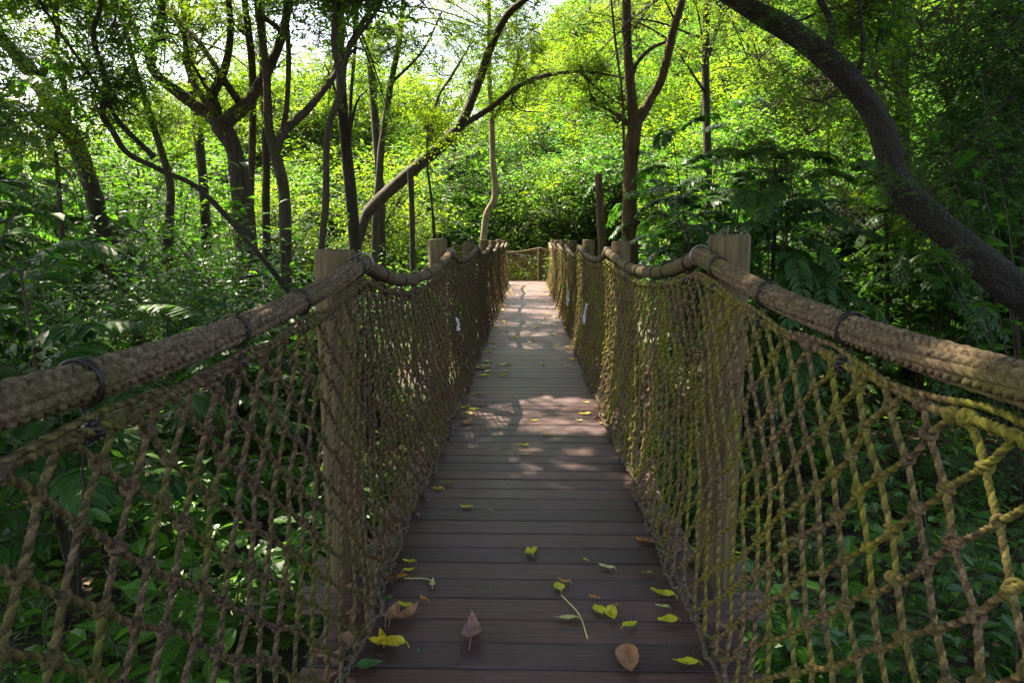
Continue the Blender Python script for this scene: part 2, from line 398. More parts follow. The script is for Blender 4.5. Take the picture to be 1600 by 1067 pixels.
def torus(R, r, n, m):
    a = np.linspace(0, 2 * np.pi, n, endpoint=False)[:, None]; b = np.linspace(0, 2 * np.pi, m, endpoint=False)[None]
    V = np.stack([(R + r * np.cos(b)) * np.cos(a), (R + r * np.cos(b)) * np.sin(a), r * np.sin(b) + 0 * a], -1).reshape(-1, 3)
    i = np.arange(n)[:, None]; j = np.arange(m)[None]; f = lambda i, j: (i % n) * m + (j % m)
    F = np.stack([f(i, j), f(i + 1, j), f(i + 1, j + 1), f(i, j + 1)], -1).reshape(-1, 4); return V, F
def rotm(axis, ang): return np.array(Matrix.Rotation(ang, 3, Vector(axis)))
def knot_proto(r, seed, n=11, m=6):
    g = np.random.default_rng(seed); Vs, Fs, k = [], [], 0
    for q in range(5):
        V, F = torus(r * (1.25 + .35 * g.random()), r * .72, n, m)
        V = V * np.array([1, .85 + .3 * g.random(), 1])
        V = V @ rotm(unit(g.normal(size=3)), g.uniform(0, 3)).T + g.normal(size=3) * r * .35
        Vs.append(V); Fs.append(F + k); k += len(V)
    return np.vstack(Vs), np.vstack(Fs)
def blob_proto(r, n=7, m=5, seed=0):
    g = np.random.default_rng(seed)
    a = np.linspace(0, 2 * np.pi, n, endpoint=False)[None]; b = np.linspace(.25, np.pi - .25, m)[:, None]
    R = r * (1 + .28 * g.normal(size=(m, n)))
    V = np.stack([R * np.sin(b) * np.cos(a), R * np.sin(b) * np.sin(a), R * np.cos(b) + 0 * a], -1).reshape(-1, 3)
    i = np.arange(m - 1)[:, None] * n; j = np.arange(n)[None]; F = np.stack([i + j, i + (j + 1) % n, i + n + (j + 1) % n, i + n + j], -1).reshape(-1, 4)
    return V, F
KNOTS = [knot_proto(.0062, s) for s in range(7)]
BLOBS = [blob_proto(.0165, 7, 5, s) for s in range(4)]
BLOBF = [blob_proto(.0155, 5, 3, s) for s in range(3)]

def add_knot(mb, p, g, near):
    V, F = (KNOTS if near == 2 else BLOBS if near == 1 else BLOBF)[g.integers(0, 3)]
    s = g.uniform(.85, 1.25)
    mb.add(V @ rotm(unit(g.normal(size=3)), g.uniform(0, 6)).T * s + p, F)

def build_net(side, pt, ya, yb, mb, seed, Acord=(-.050, -.088), Bcord=(-.080, .078), near_y=3.6, mid_y=9.0, vtop=NH):
    """skewed diamond net: lattice knots p(i,j) = i*A + j*B in (y, v)"""
    g = np.random.default_rng(seed); A = np.array(Acord); B = np.array(Bcord)
    M = np.linalg.inv(np.stack([A, B], 1)); cor = np.array([[ya, 0], [ya, vtop], [yb, 0], [yb, vtop]]) @ M.T
    i0, j0 = np.floor(cor.min(0)).astype(int) - 1; i1, j1 = np.ceil(cor.max(0)).astype(int) + 1
    jit = {}
    def q(i, j):
        if (i, j) not in jit: jit[(i, j)] = i * A + j * B + np.clip(g.normal(0, .0065, 2), -.016, .016)
        return jit[(i, j)]
    inside = lambda p: ya <= p[0] <= yb and 0 < p[1] < vtop
    def clip(a, b):
        # portion of a->b inside the sheet
        t0, t1 = 0.0, 1.0
        for k, lo, hi in ((0, ya, yb), (1, 0, vtop)):
            d = b[k] - a[k]
            if abs(d) < 1e-9:
                if not lo <= a[k] <= hi: return None
                continue
            u, w = (lo - a[k]) / d, (hi - a[k]) / d
            if u > w: u, w = w, u
            t0, t1 = max(t0, u), min(t1, w)
        return (t0, t1) if t1 - t0 > .03 else None
    for i in range(i0, i1 + 1):
        for j in range(j0, j1 + 1):
            a = q(i, j)
            if not (ya - .2 < a[0] < yb + .2 and -.2 < a[1] < vtop + .2): continue
            if inside(a):
                lv = 2 if a[0] < near_y else 1 if a[0] < mid_y else 0
                if a[0] > -.3: add_knot(mb, pt(side, a[0], a[1]), g, lv)
            for d in ((1, 0), (0, 1)):
                b = q(i + d[0], j + d[1]); c = clip(a, b)
                if c is None: continue
                a2 = a + (b - a) * c[0]; b2 = a + (b - a) * c[1]
                pa, pb = pt(side, a2[0], a2[1]), pt(side, b2[0], b2[1])
                L = np.linalg.norm(pb - pa)
                if L < .004: continue
                ym = min(a2[0], b2[0])
                rr = .0051 * g.uniform(.9, 1.1)
                if ym < -.3: continue
                if ym < near_y:
                    n = max(4, int(L / .0034)); sweep(mb, cord_path(pa, pb, n, g.uniform(-.004, .008)), rr * 1.14, 15, lobed(.036), cap=False, tf=strands(.036))
                elif ym < mid_y:
                    n = max(3, int(L / .011)); sweep(mb, cord_path(pa, pb, n, g.uniform(-.003, .006)), rr * 1.1, 5, lobed(.033, 2, .3), cap=False)
                else: sweep(mb, cord_path(pa, pb, 2), rr * 1.1, 3, cap=False)
                for (e, pp) in ((c[0] > 0, pa), (c[1] < 1, pb)):
                    if e: add_knot(mb, pp, g, 2 if ym < near_y else 1 if ym < mid_y else 0)

def braid(th, s):
    """plaited rope: columns of rounded grains that slant alternately left and right"""
    c, u, ph = braid_uv(th, s)
    h = (1 - np.abs(2 * u) ** 2.2) ** .6 * (1 - np.abs(2 * (ph - np.floor(ph)) - 1) ** 2.2) ** .6
    return .79 + .26 * h * (1 + .1 * np.sin(c * 5 + np.floor(ph) * 2.7)) + .015 * np.sin(th * 2 + s * 7)
def braid_uv(th, s):
    q = (th / (2 * np.pi) * 10 + s / .45) % 10; c = np.floor(q); u = np.clip(q - c - .5, -.4999, .4999); sg = np.where(c % 2 < 1, 1., -1.)
    return c, u, s / .024 + sg * u * .8 + .37 * c + .1 * np.sin(s * 37 + c)
def grains(th, s):
    c, u, ph = braid_uv(th, s); k = np.sin(c * 127.1 + np.floor(ph) * 311.7) * 43758.5453; return .38 + .3 * (k - np.floor(k))
def fine(th, s):
    return .93 + .06 * np.abs(np.sin(np.pi * (s / .014 + th / (2 * np.pi) * 2))) + .02 * np.sin(s * 5 + th)

def build_railing(side):
    lab = {-1: 'grey brown rope railing whose near net hangs in deep shade over the dark undergrowth', 1: 'mossy yellow green rope railing patched with white cord, tied to the flat topped mossy post'}[side]
    t = thing('rope_railing', lab, 'rope railing', (side * .75, 0, 0), 'rope railings along the footbridge')
    off = np.array([-side * .75, 0, 0])
    def part(name, mb, m, smooth=False, parent=None):
        o = link(name, mb.mesh(name, m, smooth), parent or t); 
        if parent is None: o.location = off
        return o
    # posts
    for k in range(-1, 7):
        y = POSTY0 + POSTS * k; x = BX + side * .765; top = {(-1, 0): 1.315, (1, 0): 1.372}.get((side, k), 1.35 + .012 * math.sin(k * 3 + side))
        R = .079; mb = MB(); n = 64; th = np.linspace(0, 2 * np.pi, n, endpoint=False)
        prof = [(hgt(x, y) - .3, R), (-.4, R), (.0, R * 1.0), (.2, R), (.4, R * .995), (.6, R * .99), (.8, R * .99), (1.0, R * .988), (top - .012, R * .985), (top - .004, R * .96), (top, R * .9), (top + .001, R * .45), (top + .0015, .0001)]
        V = []
        for (z, r) in prof:
            crack = 1 - .05 * np.exp(-(((th - 4.2 - .4 * k + .05 * np.sin(z * 3)) % 6.283 - 1) / .07) ** 2) - .04 * np.exp(-(((th - 2.4 - .7 * k + .06 * np.sin(z * 4)) % 6.283 - 1.6) / .06) ** 2) + .008 * np.sin(3 * th + k)
            V.append(np.c_[x + r * np.cos(th) * crack, y + r * np.sin(th) * crack, np.full(n, z)])
        V = np.vstack(V); i = np.arange(len(prof) - 1)[:, None] * n; j = np.arange(n)[None]
        mb.add(V, np.stack([i + j, i + (j + 1) % n, i + n + (j + 1) % n, i + n + j], -1).reshape(-1, 4))
        po = part('post', mb, M_POST, True)
        # eye strap where the rope meets the post
        ys = np.array([y]); c = np.array([rope_x(side, ys)[0], y, rope_z(side, ys)[0]])
        sb = MB(); V, F = torus(.039, .0026, 24, 6); V = V @ rotm((1, 0, 0), rad(90)).T; sb.add(V + c, F)
        sweep(sb, np.array([c + [side * .03, 0, .01], c + [side * .06, 0, .012]]), .007, 8)
        so_ = link('eye_strap', sb.mesh('eye_strap', M_STEEL, True), po)
    # handrail rope
    y0 = POSTY0 - POSTS; mb = MB()
    ys = np.arange(.15, POSTY0 + .05, .0027); sweep(mb, np.stack([rope_x(side, ys), ys, rope_z(side, ys)], -1), .0318, 120, braid, tf=grains)
    ys = np.arange(POSTY0 + .03, POSTY0 + POSTS * 2, .0055); sweep(mb, np.stack([rope_x(side, ys), ys, rope_z(side, ys)], -1), .033, 22, fine)
    ys = np.arange(POSTY0 + POSTS * 2 - .01, YEND + .3, .05); sweep(mb, np.stack([rope_x(side, ys), ys, rope_z(side, ys)], -1), .033, 12)
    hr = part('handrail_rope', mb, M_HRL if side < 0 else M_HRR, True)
    # black ties
    g = np.random.default_rng(40 + side)
    y = .42
    while y < YEND:
        yy = y + g.normal(0, .03); c = np.array([rope_x(side, yy), yy, rope_z(side, yy)]); tp = top_pt(side, yy)
        mb = MB(); near = yy < 6
        for q in range(3 if near else 1):
            V, F = torus(.0352, .0025, 22 if near else 10, 6 if near else 4)
            V = V * [1, 1.05, 1.2] @ rotm((1, 0, 0), rad(90)).T @ rotm((0, 0, 1), g.normal(0, .12)).T @ rotm((1, 0, 0), g.normal(0, .1)).T
            mb.add(V + c + [0, (q - 1) * .006, 0], F)
        for q in (-1, 1) if near else (0,):
            pth = smooth_path([c + [0, q * .006, -.034], (c + tp) / 2 + [side * -.006, q * .012, -.016], tp + [0, q * .004, 0]], 4); sweep(mb, pth, .0026, 5)
        V, F = knot_proto(.0075, 5) if near else BLOBF[0]
        mb.add(V + tp, F)
        part('tie', mb, M_TIE, True)
        y += .48 + g.normal(0, .05)
    # net
    mb = MB(); build_net(side, net_pt, y0 + .02, YEND, mb, 11 + side); 
    # top cords
    for (ya, yb, st, n, pr) in ((-.05, 4.0, .0042, 15, lobed(.04)), (4.0, 9, .03, 6, None), (9, YEND, .08, 4, None)):
        ys = np.arange(ya, yb + st, st); p = top_pt(side, ys); sweep(mb, p, .0085, n, pr, tf=strands(.04) if n > 6 else None)
        p2 = p + np.stack([.006 * np.sin(ys * 9), 0 * ys, .017 + .008 * np.sin(ys * 13 + 1)], -1); sweep(mb, p2, .0058, n, pr, tf=strands(.04) if n > 6 else None)
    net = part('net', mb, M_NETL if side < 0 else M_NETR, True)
    # foot rope: three cords wound about one another along the deck edge
    mb = MB()
    for q in range(4):
        for (ya, yb, st, n, pr) in ((-.05, 4.2, .0045, 9, lobed(.03)), (4.2, YEND, .03, 5, None)):
            ys = np.arange(ya, yb + st, st); p = bot_pt(side, ys)
            ph = ys * (2 * np.pi / .21) + q * 2.1; amp = .011 + .005 * np.sin(ys * 5 + q) + (q == 3) * .016
            p = p + np.stack([amp * np.cos(ph * (1 if q < 3 else .43)), 0 * ys, np.abs(amp * np.sin(ph)) * .8], -1); sweep(mb, p, .0068, n, pr)
    for yy in np.arange(.3, 9, .075): add_knot(mb, bot_pt(side, yy + g.normal(0, .02)) + g.normal(0, .006, 3) + [0, 0, .004], g, 2 if yy < 3.6 else 1)
    part('foot_rope', mb, M_FOOT, True)
    # repairs in white cord
    for (yy, v, n) in ([(7.6, .55, 9), (10.8, .45, 9)] if side > 0 else [(5.9, .62, 4)]):
        mb = MB(); p0 = net_pt(side, yy, v)
        for q in range(n):
            pp = net_pt(side, yy + g.normal(0, .03), v + (q - n / 2) * .028) + [-side * .01, 0, 0]
            mb.add(*(lambda k: (k[0] * 1.15 + pp, k[1]))(knot_proto(.009, q)))
        part('repair_cord', mb, M_WHITE, True)
    return t
for s in (-1, 1): build_railing(s)

def build_end_railing():
    t = thing('end_railing', 'sagging rope railing closing off the sunlit far end of the deck', 'rope railing')
    yf = YEND + 2.05
    for x in (-2.5, .42, 2.1):
        mb = MB(); sweep(mb, [(x, yf + .1, hgt(x, yf) - .3), (x, yf + .1, 0), (x, yf + .1, 1.12 if x == .42 else 1.33)], .075, 16); link('post', mb.mesh('post', M_POST, True), t)
    xs = np.linspace(-2.5, 2.1, 60)
    def zt(x):
        f = np.where(x < .42, (x + 2.5) / 2.92, (x - .42) / 1.68); return np.where(x < .42, 1.2 - .35 * 4 * f * (1 - f) * .6 - .1 * f, 1.1 + .15 * f - .2 * 4 * f * (1 - f))
    def pt(side, y, v):
        x = float(y) - 22; tt = min(max(v / NH, 0), 1)
        return np.array([x, yf + .03 * math.sin(x * 3), .01 + tt * (float(zt(np.array(x))) - .06)])
    mb = MB(); build_net(1, pt, 22 - 2.5, 22 + 2.1, mb, 5, near_y=0, mid_y=0, Acord=(-.034, -.05), Bcord=(-.04, .045)); link('net', mb.mesh('net', M_NETR), t)
    mb = MB(); sweep(mb, np.stack([xs, np.full(60, yf), zt(xs)], -1), .022, 8); link('handrail_rope', mb.mesh('handrail_rope', M_HRR, True), t)
build_end_railing()

# ------------------------------------------------------------------ foliage
# templates: verts (x, y, z) with y along the leaf; polygons by size; uv = (x, y)
T_LO = dict(v=np.array([[0, 0, 0], [.24, .42, .05], [0, 1, -.08], [-.24, .42, .05]]), f=[[[0, 1, 2], [0, 2, 3]]])
T_MID = dict(v=np.array([[0, 0, 0], [.2, .25, .05], [.22, .6, .02], [0, 1, -.16], [-.22, .6, .02], [-.2, .25, .05], [0, .27, .0], [0, .62, -.035]]),
             f=[[[0, 1, 6], [7, 2, 3], [0, 6, 5], [7, 3, 4]], [[6, 1, 2, 7], [5, 6, 7, 4]]])
class Fol:
    """leaves (arrays per template) + twigs, as plain arrays, so crowns can be merged, moved and thinned before they become one mesh"""
    def __init__(s): s.g = []; s.tw = []          # g: (template key, V (N,k,3), tint (N,)); tw: (V, F)
    def leaves(s, tk, pos, d, nrm, size, wid=1.0, tint=None):
        T = TMPL[tk]; d = unit(d); side = unit(np.cross(d, nrm)); n = np.cross(side, d)
        size = np.broadcast_to(np.asarray(size, float), (len(pos),)); wid = np.broadcast_to(np.asarray(wid, float), (len(pos),))
        tv = T['v']
        V = pos[:, None] + size[:, None, None] * (tv[None, :, 0:1] * wid[:, None, None] * side[:, None] + tv[None, :, 1:2] * d[:, None] + tv[None, :, 2:3] * n[:, None])
        s.g.append((tk, V, np.random.default_rng(len(pos)).random(len(pos)) if tint is None else tint))
    def tubes(s, pts, r, sides=3):
        """pts (T,n,3), r (T,n)"""
        T, n, _ = pts.shape; tan = unit(np.gradient(pts, axis=1)); a = np.where(np.abs(tan[..., 2:3]) < .9, [0, 0, 1.], [1., 0, 0]); N = unit(np.cross(tan, a)); B = np.cross(tan, N)
        th = np.linspace(0, 2 * np.pi, sides, endpoint=False)
        V = pts[:, :, None] + r[:, :, None, None] * (np.cos(th)[:, None] * N[:, :, None] + np.sin(th)[:, None] * B[:, :, None])
        base = (np.arange(T) * n * sides)[:, None, None]; i = np.arange(n - 1)[None, :, None] * sides; j = np.arange(sides)[None, None]
        F = np.stack([base + i + j, base + i + (j + 1) % sides, base + i + sides + (j + 1) % sides, base + i + sides + j], -1).reshape(-1, 4)
        s.tw.append((V.reshape(-1, 3), F))
    def moved(s, M):
        M = np.array(M); o = Fol(); R, t = M[:3, :3], M[:3, 3]
        o.g = [(k, V @ R.T + t, ti) for k, V, ti in s.g]; o.tw = [(V @ R.T + t, F) for V, F in s.tw]; return o
    def join(s, o): s.g += o.g; s.tw += o.tw; return s
    def mesh(s, name, leafm, twigm=None, cull=True, M=None, what='all'):
        mb = MB()
        if what != 'twigs':
            for tk, V, ti in s.g:
                if cull:
                    c = V.mean(1); keep = ~in_gap(c if M is None else c @ np.array(M)[:3, :3].T + np.array(M)[:3, 3])
                    V, ti = V[keep], ti[keep]
                if not len(V): continue
                T = TMPL[tk]; k = V.shape[1]; first = True
                for polys in T['f']:
                    f = np.array(polys); F = (np.arange(len(V))[:, None, None] * k + f[None]).reshape(-1, f.shape[1])
                    uv = np.tile(T['v'][f.ravel()][:, :2], (len(V), 1))
                    if first: mb.add(V.reshape(-1, 3), F, np.repeat(ti, len(f)), 0, uv)
                    else:
                        n0 = mb.n; mb.n -= len(V) * k
                        mb.add(np.zeros((0, 3)), F, np.repeat(ti, len(f)), 0, uv); mb.n = n0
                    first = False
        if what != 'leaves':
            for V, F in s.tw: mb.add(V, F, .5, 0 if what == 'twigs' else 1)
        return mb.mesh(name, [m for m in ((leafm if what != 'twigs' else twigm), (twigm if what == 'all' else None)) if m])
TMPL = {'lo': T_LO, 'mid': T_MID}

GAPS = []      # (origin, radius): columns along the sun cleared of leaves to place the light patches
def in_gap(p, grow=1.0):
    m = np.zeros(len(p), bool)
    for o, r in GAPS:
        d = p - o; al = d @ SUN; q = np.linalg.norm(d - al[:, None] * SUN, axis=1); m |= (q < r * grow) & (al > .5)
    return m
for (px, py, z, r) in ((870, 640, 0, .42), (900, 652, 0, .4), (845, 655, 0, .4), (915, 640, 0, .36), (772, 642, 0, .24), (930, 665, 0, .13), (822, 540, 0, .26), (825, 522, 0, .28), (848, 466, 0, .45), (832, 733, 0, .07), (905, 705, 0, .08), (800, 455, 0, .3)):
    GAPS.append((PZ(px, py, z), r))
for (px, py, Y, r) in ((1300, 450, 10.4, 1.5), (1370, 460, 10, 1.2), (1240, 420, 12, 1.2),  (1240, 430, 12, .9), (1100, 330, 16, 1.2), (330, 470, 7, .35), (560, 240, 17, 1.2), (640, 420, 12, .6), (1010, 420, 12, .5), (600, 360, 14, 1.0),
                        (830, 415, 22.8, 1.6), (1000, 600, 3.8, .3), (950, 520, 5.4, .4), (1450, 520, 1.07, .13), (1190, 700, 1.85, .1), (1380, 860, 1.25, .09), (400, 500, 1.6, .09), (905, 480, 8.5, .5), (700, 480, 5.6, .22), (272, 730, 4.6, .45), (330, 810, 4.4, .3), (430, 800, 4.4, .3), (420, 610, 6.5, .4), (230, 975, 3.2, .28), (390, 1000, 3.0, .22), (500, 600, 6.0, .25), (1215, 890, 3.5, .2), (1190, 840, 3.6, .16), (1285, 990, 1.45, .06), (1120, 560, 3.2, .07), (1050, 480, 4.2, .1)):
    GAPS.append((P(px, py, Y), r))

def spray(g, nclump, R, ntw, nleaf, ls, flat=.65, up=.15, shell=2.0, tk='lo', limbs=True):
    """crown piece: clumps of twigs carrying leaves on both sides, joined to the middle by thin limbs"""
    F = Fol(); c = unit(g.normal(size=(nclump, 3))) * (R * g.random((nclump, 1)) ** (1 / shell)); c[:, 2] *= flat
    c *= g.uniform(.8, 1.2, (nclump, 1))
    T = nclump * ntw; cc = np.repeat(c, ntw, 0) + g.normal(0, .09 * R, (T, 3))
    td = unit(np.repeat(unit(c + 1e-3), ntw, 0) * .6 + g.normal(0, .6, (T, 3)) * [1, 1, .45] + [0, 0, up]); tl = ls * g.uniform(3.5, 7, T)
    u = (np.arange(nleaf) + .6) / nleaf
    pos = cc[:, None] + td[:, None] * (tl[:, None] * u)[..., None]; pos[..., 2] -= .25 * tl[:, None] * u ** 2
    sd = unit(np.cross(td, [0, 0, 1.]) + g.normal(0, .15, (T, 3)))
    sgn = np.where(np.arange(nleaf) % 2, 1, -1)[None, :, None]
    d = td[:, None] * .55 + sd[:, None] * sgn * .9 + g.normal(0, .22, (T, nleaf, 3)); d[..., 2] -= .25
    nr = np.array([0, 0, 1.]) + g.normal(0, .38, (T, nleaf, 3))
    tint = np.clip(np.repeat(g.random(nclump), ntw * nleaf) * .5 + g.random(T * nleaf) * .5, 0, 1)
    F.leaves(tk, pos.reshape(-1, 3), d.reshape(-1, 3), nr.reshape(-1, 3), ls * g.uniform(.6, 1.15, T * nleaf), g.uniform(.75, 1.15, T * nleaf), tint)
    q = np.array([0, .5, 1.])
    tp = cc[:, None] + td[:, None] * (tl[:, None] * q)[..., None]; tp[..., 2] -= .25 * tl[:, None] * q ** 2
    F.tubes(tp, np.tile(np.array([.0035, .0025, .001]) * (ls / .09), (T, 1)))
    if limbs:
        q = np.linspace(0, 1, 6)[:, None]
        root = np.array([0, 0, -.45 * R * flat]); mid = (c + root) / 2 + g.normal(0, .12 * R, c.shape)
        lp = root * (1 - q)**2 + 2 * q * (1 - q) * mid[:, None] + q**2 * c[:, None]
        F.tubes(lp, np.tile(np.linspace(.022, .006, 6) * R, (nclump, 1)) * .6, 5)
    return F

def tree_obj(name, label, group=None, trunkmb=None, bark='grey', crown=None, leafk='mid', loc=(0, 0, 0), cat='tree', world=True):
    t = thing(name, label, cat, loc, group); off = -np.array(loc, float)
    if trunkmb is not None:
        o = link('trunk', trunkmb.mesh('trunk', BARK[bark], True), t); o.location = off
    if crown is not None:
        o = link('crown', crown.mesh('crown', LEAF[leafk], TWIG), t); o.location = off
    return t

def limb(mb, pts, w, n=7, rough=.05, seed=0, sides=12, taper_end=True):
    """pts world; w world diameters at pts"""
    g = np.random.default_rng(seed); p = smooth_path(pts, n); k = len(p)
    r = np.interp(np.linspace(0, 1, k), np.linspace(0, 1, len(w)), w) / 2
    ph = g.uniform(0, 6, 4)
    def prof(th, s):
        L = s[-1, 0] + 1e-6
        return 1 + rough * (np.sin(3 * th + s * 2.1 + ph[0]) + .8 * np.sin(2 * th - s * 3.7 + ph[1]) + .7 * np.sin(5 * th + s * 7 + ph[2]) + .8 * np.sin(s * 9 + ph[3])) + (0 if sides < 20 else .022 * np.sin(7 * th + 11 * s + ph[0]) * np.sin(s * 23 + 3 * th) + .014 * np.sin(11 * th - 31 * s))
    sweep(mb, p, r, sides, prof)
    return p

def ptw(pts, Y):
    """[(px, py)...] + depth (scalar or list) -> world points"""
    Y = np.broadcast_to(np.asarray(Y, float), (len(pts),)); return np.array([P(a, b, y) for (a, b), y in zip(pts, Y)])

SPR = [spray(np.random.default_rng(100 + i), 9, .75, 6, 9, .085, .6) for i in range(5)]      # light sprays of small leaves
SPRD = [spray(np.random.default_rng(120 + i), 10, .7, 7, 9, .1, .7) for i in range(4)]
def rand_M(g, p, s, tilt=.3):
    return Matrix.Translation(Vector(p)) @ Matrix.Rotation(g.uniform(0, 6.28), 4, 'Z') @ Matrix.Rotation(g.normal(0, tilt), 4, 'X') @ Matrix.Scale(s, 4)
def twiggy(g, mb, p, n, L, r, depth=2):
    """random side branches starting at points of polyline p; returns their ends"""
    ends = []
    for _ in range(n):
        i = g.integers(len(p) // 4, len(p) - 1); a = p[i]; tn = unit(p[i + 1] - p[i])
        d = unit(tn * .5 + g.normal(0, .7, 3) + [0, 0, .35]); l = L * g.uniform(.5, 1.1)
        q = np.array([a, a + d * l * .5 + g.normal(0, .06 * l, 3), a + d * l + [0, 0, .12 * l]])
        pp = limb(mb, q, [r, r * .6, r * .25], 4, .04, g.integers(1e6), 6); ends.append(q[-1]); ends.append(q[1])
        if depth > 1: ends += twiggy(g, mb, pp, 2, L * .6, r * .5, depth - 1)
    return ends

def traced(name, label, branches, bark, leafk, sprays=(), nb=0, bl=1.2, ground=True, spr=None, seed=0, group=None, ssc=(.8, 1.3), sides=12, high=None):
    """branches: list of (pixels, widths px, depth)"""
    g = np.random.default_rng(seed + 900); mb = MB(); ends = []; base = None
    for bi, (px, w, Y) in enumerate(branches):
        W = ptw(px, Y); Ys = np.broadcast_to(np.asarray(Y, float), (len(px),)); d = np.interp(np.linspace(0, 1, len(px)), np.linspace(0, 1, len(w)), w) * Ys / FPX
        if bi == 0 and ground:
            a = W[0]; dn = W[0] - W[1]; dn = dn / max(abs(dn[2]), .3); gz = float(hgt(a[0], a[1])) - .2
            st = a + dn * min(.5, abs(a[2] - gz) * .4); fx = a[0] + dn[0] * (a[2] - gz) * .45
            W = np.vstack([[fx, a[1], gz], [fx * .45 + st[0] * .55, st[1], (gz + st[2]) * .5], W]); d = np.concatenate([[d[0] * 1.5, d[0] * 1.12], d])
            base = W[0]
        if base is None: base = W[0]
        d = np.array(d) * .92
        pp = limb(mb, W, d, 8 if sides < 20 else 20, .045 if sides < 20 else .06, seed * 31 + bi, sides)
        if nb: ends += twiggy(g, mb, pp[len(pp) * (3 if bi == 0 else 1) // (5 if bi == 0 else 2):], max(1, nb if bi else nb // 2 + 1), bl, max(.02, d[-1] * .45))
    cr = Fol(); S = spr or SPR
    for e in ends:
        if g.random() < .8: cr.join(S[g.integers(len(S))].moved(rand_M(g, e, g.uniform(*ssc) * .8)))
    for (px, py, Y, s) in sprays: cr.join(S[g.integers(len(S))].moved(rand_M(g, P(px, py, Y), s)))
    if high:                                   # unseen crown added above the picture to block the sun
        c, R, n = high; c = np.array(c, float)
        top = ptw([branches[0][0][-1]], np.atleast_1d(branches[0][2])[-1])[0]
        for k in range(n):
            e = c + unit(g.normal(size=3)) * R * g.random() ** .5 * [1, 1, .45]
            cr.join(CAN[g.integers(len(CAN))].moved(rand_M(g, e, g.uniform(.85, 1.25))))
            if k % 3 == 0:
                m = (top + e) / 2 + g.normal(0, .3, 3) + [0, 0, .4]; limb(mb, [top, m, e], [.12, .08, .03], 6, .04, k, 7)
    return tree_obj(name, label, group, mb, bark, cr if cr.g else None, leafk, base)
CAN = [spray(np.random.default_rng(140 + i), 12, 1.3, 6, 8, .17, .6) for i in range(4)]       # coarser, for crowns high overhead

# --- trees traced from the photograph
traced('forked_tree', 'thick twisted grey tree forking into crooked limbs above the shrubs on the left', [
    ([(376, 300), (366, 235), (345, 196)], [34, 27, 32], 12),
    ([(345, 196), (322, 178), (285, 150), (246, 118), (234, 86), (250, 40), (253, -40)], [24, 19, 18, 16, 15, 13, 11], [12, 12, 11.9, 11.8, 11.7, 11.6, 11.5]),
    ([(240, 96), (218, 62), (196, 10), (188, -50)], [13, 11, 9, 8], 11.7),
    ([(347, 196), (368, 178), (392, 155), (432, 80), (452, 0), (458, -60)], [26, 24, 19, 15, 13, 11], [12, 12, 12.1, 12.3, 12.5, 12.6]),
    ([(338, 178), (332, 150), (350, 112), (360, 50), (352, -40)], [20, 17, 13, 11, 9], [12, 12, 12.2, 12.3, 12.4]),
    ([(372, 158), (348, 122), (308, 62), (262, 12), (230, -40)], [13, 11, 9, 8, 6], [12.1, 12.2, 12.5, 12.8, 13]),
    ([(335, 180), (316, 152), (294, 110), (288, 60), (270, 10)], [12, 10, 9, 8, 6], 12.4),
    ([(396, 148), (440, 60), (406, 20), (400, -30)], [11, 9, 8, 7], 12.3),
    ], 'grey', 'sunny', nb=1, bl=1.5, seed=1, sides=14)
traced('leaning_tree', 'smooth dark tree leaning away to the upper left before the pale sky', [
    ([(128, 250), (96, 190), (62, 130), (24, 84), (-10, 40), (-60, -60)], [27, 28, 26, 20, 17, 14], 13), ([(62, 128), (90, 60), (84, 0), (96, -60)], [11, 9, 8, 7], 13.2), ([(110, 210), (98, 120), (80, 60)], [9, 8, 6], 13.5)],
    'dark', 'sunny', nb=2, bl=1.2, seed=2)
traced('crooked_sapling', 'thin crooked stem looping down to the left of the forked tree', [
    ([(335, 318), (255, 268), (200, 240), (176, 205), (160, 178), (166, 130), (148, 70), (147, 42), (157, 10), (160, -50)], [9, 9, 9, 10, 10, 10, 8, 8, 7, 6], 9),
    ([(162, 150), (128, 100), (90, 46), (60, 0), (40, -30)], [7, 6, 5, 5, 4], 9), ([(240, 245), (190, 195), (168, 160)], [10, 9, 7], 9.1)], 'dark', 'mid', nb=2, bl=.7, seed=3, sides=8)
traced('bowed_tree', 'mid brown tree standing left of the near left post and forking low', [
    ([(448, 440), (446, 350), (442, 290), (428, 234), (420, 200), (416, 110), (402, 0), (398, -60)], [18, 20, 20, 17, 14, 13, 12, 10], [10, 10, 10, 10, 10, 10.1, 10.2, 10.3]),
    ([(430, 240), (446, 205), (484, 168), (522, 118), (552, 60), (600, -20)], [15, 13, 12, 10, 8, 7], [10, 10, 10.2, 10.5, 11, 11.5]),
    ([(440, 212), (448, 165), (451, 84), (446, 0), (450, -50)], [10, 9, 8, 8, 7], 10)], 'grey', 'mid', nb=1, bl=1.1, seed=4)
traced('slender_trunk', 'slender wavy trunk rising right behind the near left post', [
    ([(502, 400), (509, 320), (510, 250), (514, 196), (533, 138), (522, 70), (527, 0), (530, -60)], [11, 12, 11, 11, 12, 11, 10, 9], 8.5),
    ([(534, 140), (545, 80), (580, 30), (610, -20)], [8, 7, 6, 5], 8.7)], 'grey', 'mid', nb=1, bl=.8, seed=5, sides=9)
